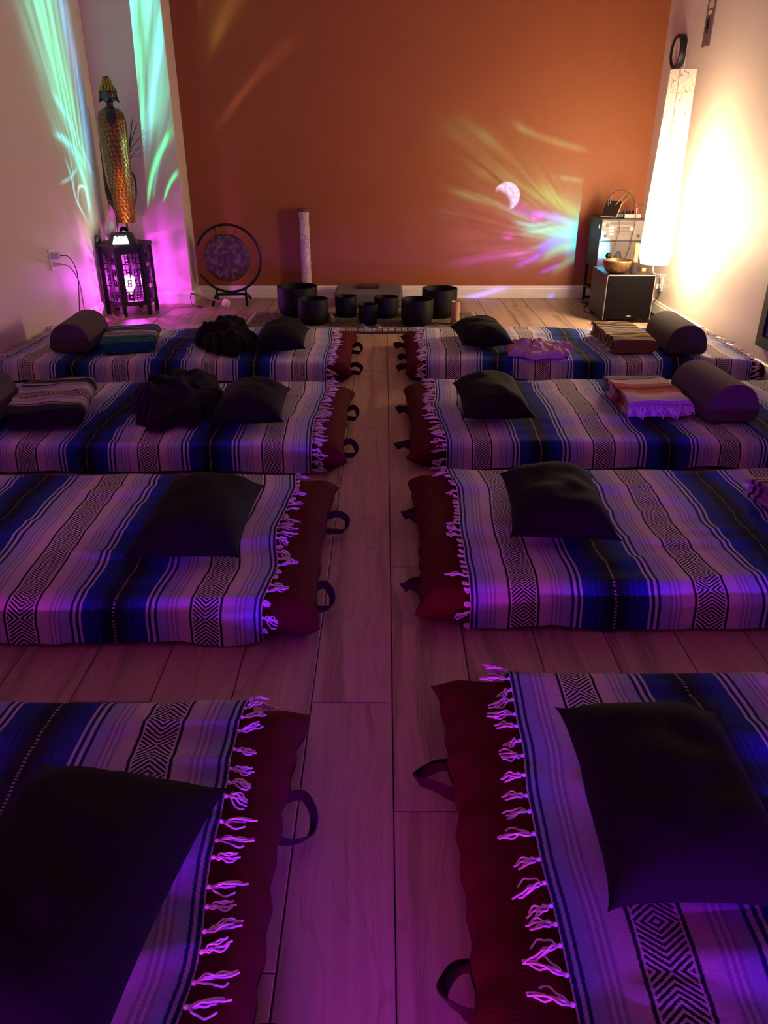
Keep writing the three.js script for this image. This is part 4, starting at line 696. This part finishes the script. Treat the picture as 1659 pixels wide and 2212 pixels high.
{
  const k = thing('bamboo_chime', 'bamboo cylinder chime with a cord standing on the rug edge', 'chime', [0.515, 0.0085, -5.545]);
  add('tube_body', lathe([[0.001, 0], [0.031, 0], [0.032, 0.004], [0.032, 0.158], [0.030, 0.162], [0.027, 0.162], [0.026, 0.15], [0.001, 0.148]], 32), std(0xb88a68, 0.55), k);
  add('brand_mark', new THREE.CircleGeometry(0.006, 16).rotateX(0).translate(0.004, 0.03, 0.0323), std(0x6a3020, 0.6), k);
  add('cord', tube([[0.01, 0.155, 0], [0.04, 0.15, 0.01], [0.045, 0.1, 0.012], [0.038, 0.06, 0.012]], 0.0018, 24, 5), M.black, k);
  const w = thing('wood_scraper', 'small ridged reddish wooden percussion block on the rug', 'percussion', [-0.795, 0.0085, -5.545], 0.15);
  add('block', rbox(0.085, 0.014, 0.07, 0.003, 0, 0.007, 0, 1), std(0x7a3c2c, 0.5), w);
  for (let i = -1; i <= 1; i++) add('ridge', new THREE.CylinderGeometry(0.0085, 0.0085, 0.066, 10).rotateX(Math.PI / 2).translate(i * 0.026, 0.018, 0), std(0xa8604a, 0.5), w);
  const m = thing('bowl_mallet', 'short white bowl mallet lying beside the medium black bowl', 'mallet', [-0.39, 0.0085, -5.66], 0.15);
  add('handle', new THREE.CylinderGeometry(0.012, 0.012, 0.15, 14).rotateX(Math.PI / 2).translate(0, 0.016, -0.05), std(0xb8a49c, 0.6), m);
  add('tip', new THREE.CylinderGeometry(0.016, 0.016, 0.03, 16).rotateX(Math.PI / 2).translate(0, 0.0165, 0.035), std(0xd8c8c4, 0.5), m);
  for (const [x, word] of [[-0.16, 'nearer the gong'], [-0.055, 'nearer the bamboo chime']]) {
    const c = thing('hand_cymbal', `small pewter hand cymbal before the smallest bowl, the one ${word}`, 'cymbal', [x, 0.0085, -5.435]);
    add('disc', lathe([[0.001, 0.026], [0.014, 0.024], [0.018, 0.014], [0.034, 0.010], [0.037, 0], [0.034, 0], [0.001, 0.003]], 32), std(0x6a6272, 0.4, 0.6), c);
    if (x < -0.1) add('cord', tube([[0, 0.026, 0], [-0.05, 0.01, 0.01], [-0.10, 0.004, -0.005], [-0.13, 0.004, 0.008], [-0.09, 0.004, 0.015], [-0.04, 0.006, 0.0]], 0.0022, 50, 5), cloth(0x9a8a60), c);
  }
}

// ------------------------------------------------------------------ speaker corner
{
  const s = thing('subwoofer', 'black subwoofer speaker box standing on the floor in the corner by the paper lamp', 'speaker', [1.79, 0, -5.84]);
  add('cabinet', rbox(0.352, 0.318, 0.42, 0.004, 0, 0.183, 0, 1), std(0x2b2226, 0.5), s);
  add('front_frame', merge([box(0.352, 0.006, 0.014, 0, 0.339, 0.208), box(0.006, 0.318, 0.014, -0.173, 0.183, 0.208), box(0.006, 0.318, 0.014, 0.173, 0.183, 0.208)]), std(0x9a8c86, 0.4, 0.3), s);
  add('grille', rbox(0.337, 0.31, 0.016, 0.004, 0, 0.181, 0.213, 1), std(0x0a0708, 0.95, 0, { bumpMap: weave(60, 60), bumpScale: 0.001, specularIntensity: 0.2 }), s);
  add('badge', rbox(0.034, 0.006, 0.004, 0.0015, 0.012, 0.05, 0.222, 1), M.steel, s);
  for (const x of [-0.15, 0.15]) for (const z of [-0.17, 0.18]) add('foot', cyl(0.016, 0.014, 0.024, x, 0.012, z, 16), M.black, s);
  const b = thing('brass_bowl', 'hammered brass singing bowl on top of the subwoofer', 'singing bowl', [1.70, 0.343, -5.72]);
  const brass = std(0xffffff, 0.35, 0.75, { map: tex(256, 128, (u, v) => mixc(hex(0x5e4630), hex(0x96744e), 0.5 + 0.4 * n2(u * 18, v * 9) + 0.2 * n2(u * 50, v * 25))) });
  add('bowl_shell', lathe([[0.001, 0], [0.05, 0.002], [0.08, 0.018], [0.099, 0.05], [0.104, 0.08], [0.102, 0.092], [0.097, 0.093], [0.094, 0.08], [0.088, 0.05], [0.07, 0.02], [0.04, 0.008], [0.001, 0.007]], 56), brass, b);
  const m = thing('wooden_striker', 'wooden striker with dark felt grip standing upright beside the brass bowl', 'striker', [1.818, 0.343, -5.70]);
  m.rotation.z = -0.03;
  add('felt_sleeve', lathe([[0.001, 0.0], [0.023, 0.0], [0.025, 0.004], [0.025, 0.078], [0.001, 0.08]], 28), cloth(0x2a2022), m);
  add('handle', lathe([[0.001, 0.08], [0.02, 0.08], [0.017, 0.1], [0.015, 0.125], [0.018, 0.15], [0.023, 0.175], [0.025, 0.195], [0.021, 0.208], [0.001, 0.211]], 28), std(0xb07e58, 0.5), m);
  solo('wooden_block', rbox(0.03, 0.024, 0.02, 0.003, 0, 0.012, 0), std(0xb88450, 0.6), 'tiny tan wooden block on the subwoofer beside the striker', 'block', [1.925, 0.3425, -5.80]);
}
{
  const X0 = 1.672, X1 = 2.0, ZF2 = -6.17, ZR = -6.52, rack = thing('equipment_rack', 'black metal rack with a low shelf carrying the amplifier stack', 'rack', [(X0 + X1) / 2, 0, (ZF2 + ZR) / 2]), w = X1 - X0, d = ZF2 - ZR;
  for (const x of [-1, 1]) for (const z of [-1, 1]) { add('post', box(0.02, 0.30, 0.02, x * (w / 2 - 0.012), 0.155, z * (d / 2 - 0.012)), M.blackMetal, rack); add('foot', cyl(0.022, 0.026, 0.006, x * (w / 2 - 0.012), 0.003, z * (d / 2 - 0.012), 16), std(0xb8a898, 0.6), rack); }
  add('shelf', rbox(w, 0.012, d, 0.003, 0, 0.13, 0, 1), M.blackMetal, rack); add('top_shelf', rbox(w, 0.012, d, 0.003, 0, 0.306, 0, 1), M.blackMetal, rack);
  add('lower_rail', box(w - 0.03, 0.02, 0.014, 0, 0.03, -d / 2 + 0.012), M.blackMetal, rack);
  const strip = thing('power_strip', 'white power strip lying on the low shelf of the rack', 'power strip', [1.735, 0.1365, -6.26]);
  add('body', rbox(0.10, 0.022, 0.045, 0.006, 0, 0.011, 0), M.plasticWhite, strip); for (let i = 0; i < 3; i++) add('socket', rbox(0.02, 0.003, 0.024, 0.001, -0.03 + i * 0.03, 0.0225, 0, 1), std(0x4a4440, 0.5), strip);
  const u = thing('tape_deck', 'dark boxy component with a grey face under the amplifier', 'audio unit', [(X0 + X1) / 2, 0.3125, (ZF2 + ZR) / 2]);
  add('case', rbox(w, 0.2, d - 0.012, 0.004, 0, 0.1, -0.006, 1), std(0x1c1718, 0.55), u);
  add('face_plate', rbox(w, 0.2, 0.012, 0.003, 0, 0.1, d / 2 - 0.006, 1), std(0x5e5452, 0.55, 0.2), u); add('slot', box(0.03, 0.004, 0.003, -w / 2 + 0.022, 0.176, d / 2 + 0.0005), M.black, u);
  const a = thing('amplifier', 'silver-faced amplifier with vents and stickers on top of the dark component', 'amplifier', [(X0 + X1) / 2, 0.513, (ZF2 + ZR) / 2]);
  add('case', rbox(w, 0.162, d - 0.012, 0.004, 0, 0.083, -0.006, 1), std(0x191516, 0.5), a);
  add('face_plate', rbox(w - 0.004, 0.148, 0.014, 0.003, 0.002, 0.079, d / 2 - 0.005, 1), std(0x6f6764, 0.5, 0.3), a);
  add('gap_strip', box(w, 0.006, d - 0.02, 0, 0.002, 0), M.black, a);
  for (const [x, y] of [[-0.115, 0.118], [-0.125, 0.038], [0.13, 0.04]]) add('foot', new THREE.CylinderGeometry(0.011, 0.011, 0.012, 20).rotateX(Math.PI / 2).translate(x, y, d / 2 + 0.006), std(0x3a3c44, 0.3, 0.4), a);
  const vent = std(0x5c5352, 0.7), stk = std(0xd6cbc4, 0.6);
  for (const [x, y, ww, hh] of [[0.0, 0.132, 0.19, 0.02], [0.01, 0.098, 0.10, 0.012], [0.02, 0.074, 0.13, 0.02], [0.03, 0.052, 0.13, 0.006]]) { const k = []; for (let i = 0; i < Math.round(ww / 0.006); i++) k.push(box(0.0035, hh, 0.002, x - ww / 2 + i * 0.006, y, d / 2 + 0.0025)); add('vent', merge(k), vent, a); }
  for (const [x, y, ww, hh] of [[-0.082, 0.1, 0.034, 0.018], [-0.082, 0.077, 0.034, 0.016], [-0.08, 0.052, 0.036, 0.014], [0.075, 0.09, 0.024, 0.03]]) add('sticker', box(ww, hh, 0.001, x, y, d / 2 + 0.0028), stk, a);
  add('glowing_oval', new THREE.SphereGeometry(0.016, 20, 14).scale(0.12, 1, 0.45).translate(-w / 2 - 0.001, 0.105, d / 2 - 0.055), std(0xffffff, 0.4, 0, { emissive: new THREE.Color(0.55, 0.75, 1), emissiveIntensity: 1.4 }), a);  // pale blue oval on the case side, glowing by itself
  const tb = thing('tablet', 'dark tablet propped at a tilt on top of the amplifier', 'tablet', [1.742, 0.677, -6.255], -0.62);
  const scr = add('slab', rbox(0.13, 0.15, 0.008, 0.003, 0, 0.075, 0, 1), std(0xc8beb6, 0.4, 0.3), tb); const gl = add('screen', box(0.122, 0.142, 0.002, 0, 0.075, 0.0045), std(0x1c1412, 0.35), tb);
  for (const o of [scr, gl]) { o.rotation.set(-0.72, 0, 0); o.position.y = 0.004; } add('stand', box(0.05, 0.07, 0.006, 0, 0.037, -0.06).rotateX(0.0), M.black, tb);
  const mx = thing('mixer', 'small grey audio mixer with knobs and plugs on the amplifier', 'mixer', [1.915, 0.677, -6.26]);
  add('body', rbox(0.13, 0.032, 0.12, 0.004, 0, 0.016, 0, 1), std(0x8a8280, 0.45, 0.3), mx); for (let i = 0; i < 5; i++) for (let j = 0; j < 2; j++) add('knob', cyl(0.006, 0.007, 0.016, -0.05 + i * 0.024, 0.04, -0.03 + j * 0.03, 10), M.black, mx);
  for (const [x, c] of [[0.02, 0xb03030], [0.036, 0xe0d4c8], [0.05, 0xb03030]]) add('plug', bar([x, 0.032, 0.03], [x - 0.004, 0.075, 0.025], 0.0045, 8), std(c, 0.5), mx);
  const adapter = solo('power_adapter', rbox(0.06, 0.035, 0.05, 0.006, 0, 0.0175, 0), M.black, 'black power adapter between tablet and mixer', 'adapter', [1.83, 0.677, -6.26]);
  const Q = (l, z = -6.28) => l.map(([x, y]) => onZ(x, y, z));
  const cab = (name, pts, r, c, label) => solo(name, tube(pts, r, 70, 6), std(c, 0.5), label, 'cable');
  cab('cable', Q([[1313, 445], [1316, 425], [1335, 412], [1358, 417], [1370, 435], [1368, 460], [1362, 466]]), 0.0045, 0x3a2418, 'thick dark cable looping over the tablet to the mixer');
  cab('cable', Q([[1330, 455], [1345, 440], [1358, 425], [1365, 414], [1358, 412], [1350, 420], [1334, 438], [1322, 452]], -6.30), 0.0035, 0x8a6a4c, 'tan crossed cable loop above the amplifier');
  cab('cable', Q([[1318, 440], [1324, 416], [1345, 413], [1362, 424], [1374, 448], [1364, 462]], -6.33), 0.0035, 0x9a7a58, 'tan cable arching above the amplifier behind the dark cable');
  cab('cable', Q([[1390, 443], [1380, 442], [1374, 450], [1373, 470], [1370, 490], [1364, 515], [1362, 527], [1356, 545], [1352, 555], [1351, 562]], -6.14), 0.0024, 0x2a2020, 'thin black cable hanging down the amplifier face with a round plug');
  cab('cable', Q([[1336, 464], [1338, 475], [1337, 500], [1333, 515], [1328, 533], [1327, 540]], -6.14), 0.002, 0x2a2020, 'thin black cable hanging from the adapter to the projector');
  cab('cable', [...[[1255, 645], [1256, 652], [1266, 655], [1276, 651]].map(([x, y]) => onY(x, y, 0.004)), ...[[1266, 660], [1262, 668], [1270, 676], [1281, 677]].map(([x, y]) => onY(x, y, 0.004))], 0.0035, 0x141010, 'black cable lying on the floor under the rack');
  cab('cable', [[1424, 600], [1421, 640]].map(([x, y]) => onX(x, y, XR - 0.02)).concat([[1412, 662], [1418, 657], [1428, 663], [1424, 672], [1413, 674], [1420, 668], [1435, 667], [1441, 680], [1425, 684], [1410, 678], [1409, 690]].map(([x, y]) => onY(x, y, 0.008)).map((p) => [Math.min(p[0], XR - 0.03), p[1], p[2]])), 0.004, 0x141010, 'tangled black cable on the floor beside the subwoofer');
  // wall outlet by the subwoofer
  const o = thing('wall_outlet', 'white wall outlet with a plug, on the wall beside the subwoofer', 'outlet', [XR, 0.235, -5.93]);
  add('cover_plate', rbox(0.008, 0.115, 0.075, 0.003, -0.004, 0, 0, 1), M.plasticWhite, o); for (const y of [-0.025, 0.025]) add('receptacle', rbox(0.004, 0.036, 0.034, 0.0015, -0.0085, y, 0, 1), std(0xd0c6ba, 0.4), o); add('plug', rbox(0.03, 0.03, 0.03, 0.004, -0.025, -0.022, 0), M.plasticWhite, o);
}

// ------------------------------------------------------------------ on the walls
{
  const c = thing('wall_clock', 'round black wall clock with a pale dial above the paper lamp', 'clock', [XR, 1.785, -6.25]); const rim = new THREE.Group(); rim.name = 'clock_body'; c.add(rim);
  const turnX = (g) => g.rotateZ(Math.PI / 2);
  add('case', turnX(lathe([[0.001, 0], [0.10, 0], [0.108, 0.012], [0.108, 0.045], [0.100, 0.052], [0.085, 0.046], [0.085, 0.038], [0.001, 0.038]], 56)), M.black, rim);
  const cv = document.createElement('canvas'); cv.width = cv.height = 256; const x = cv.getContext('2d'); x.fillStyle = '#d8c6b8'; x.fillRect(0, 0, 256, 256); x.fillStyle = '#1c1412'; x.font = 'bold 30px sans-serif'; x.textAlign = 'center'; x.textBaseline = 'middle';
  for (let i = 1; i <= 12; i++) x.fillText(String(i), 128 + 96 * Math.sin(i * 30 * R), 128 - 96 * Math.cos(i * 30 * R));
  const face = new THREE.CanvasTexture(cv); face.colorSpace = THREE.SRGBColorSpace;
  add('dial', new THREE.CircleGeometry(0.085, 48).rotateY(-Math.PI / 2).translate(-0.0385, 0, 0), std(0xffffff, 0.6, 0, { map: face }), c);
  add('hour_hand', box(0.002, 0.045, 0.006, -0.041, 0.02, 0), M.black, c); add('minute_hand', box(0.002, 0.065, 0.004, -0.043, 0.03, 0).rotateX(2.9), M.black, c);
  const p = thing('control_plate', 'narrow grey metal control plate with two stickers and a black lever on the wall', 'wall plate', [XR, 1.93, -5.80]);
  add('plate', rbox(0.008, 0.32, 0.13, 0.002, -0.004, 0, 0, 1), std(0x7a6a66, 0.5, 0.4), p); add('sticker', box(0.002, 0.045, 0.075, -0.009, 0.075, 0.005), std(0xc8b0a4, 0.6), p); add('sticker', box(0.002, 0.025, 0.055, -0.009, 0.03, 0.0), std(0xd6c4b4, 0.6), p);
  add('lever', merge([box(0.01, 0.06, 0.014, -0.012, -0.035, 0.0), box(0.012, 0.012, 0.04, -0.013, -0.055, -0.006), box(0.008, 0.02, 0.008, -0.012, -0.072, 0)]), M.black, p); add('screw', new THREE.SphereGeometry(0.005, 8, 6).translate(-0.008, -0.15, 0), M.steel, p);
  const f = thing('picture_frame', 'black picture frame hanging low on the wall beside the first mattress from the subwoofer', 'picture', [XR, 0.18, -4.22]);
  const fw = 0.6, fh = 0.5; add('frame', merge([box(0.03, 0.06, fw, -0.016, 0.03, fw / 2), box(0.03, 0.06, fw, -0.016, fh - 0.03, fw / 2), box(0.03, fh - 0.12, 0.06, -0.016, fh / 2, 0.03), box(0.03, fh - 0.12, 0.06, -0.016, fh / 2, fw - 0.03)]), M.black, f);
  add('mat_board', box(0.008, fh - 0.12, fw - 0.12, -0.006, fh / 2, fw / 2), std(0x9a8c80, 0.7), f); add('print', box(0.002, fh - 0.16, fw - 0.16, -0.0115, fh / 2, fw / 2), std(0x5a3428, 0.7), f);
  // outlet on the left wall, with plugs and their cables
  const o = thing('wall_outlet', 'white wall outlet with two plugs on the wall near the lantern', 'outlet', [XL, 0.515, -5.13]);
  add('cover_plate', rbox(0.008, 0.13, 0.08, 0.003, 0.004, 0, 0, 1), M.plasticWhite, o); for (const y of [-0.028, 0.028]) add('receptacle', rbox(0.004, 0.038, 0.036, 0.0015, 0.009, y, 0, 1), std(0xd8cfc4, 0.4), o);
  add('plug', rbox(0.055, 0.04, 0.045, 0.006, 0.035, 0.024, 0), M.plasticWhite, o); add('plug', new THREE.CylinderGeometry(0.01, 0.016, 0.05, 14).rotateZ(-Math.PI / 2).translate(0.032, -0.03, 0), M.plasticWhite, o);
  solo('cable', tube([[XL + 0.06, 0.54, -5.13], [XL + 0.10, 0.535, -5.15], [XL + 0.13, 0.45, -5.18], [XL + 0.10, 0.2, -5.2], [XL + 0.09, 0.05, -5.16], [XL + 0.12, 0.008, -5.13]], 0.003, 60, 6), M.black, 'thin black charger cable hanging from the outlet near the lantern', 'cable');
  solo('cable', tube([[XL + 0.055, 0.485, -5.13], [XL + 0.09, 0.47, -5.16], [XL + 0.115, 0.38, -5.22], [XL + 0.10, 0.15, -5.28], [XL + 0.09, 0.03, -5.34], [XL + 0.14, 0.008, -5.44], onY(224, 676, 0.006), onY(240, 668, 0.03), onY(255, 663, 0.05), onY(266, 668, 0.04), onY(268, 682, 0.012), onY(262, 690, 0.006), onY(245, 682, 0.006), onY(232, 674, 0.006)].map((p) => [Math.max(p[0], XL + 0.03), p[1], p[2]]), 0.0042, 120, 6), std(0xc8bab0, 0.5), 'white cable running from the outlet and looping on the floor before the lantern', 'cable');
}
scene.updateMatrixWorld(true);
renderer.render(scene, camera);
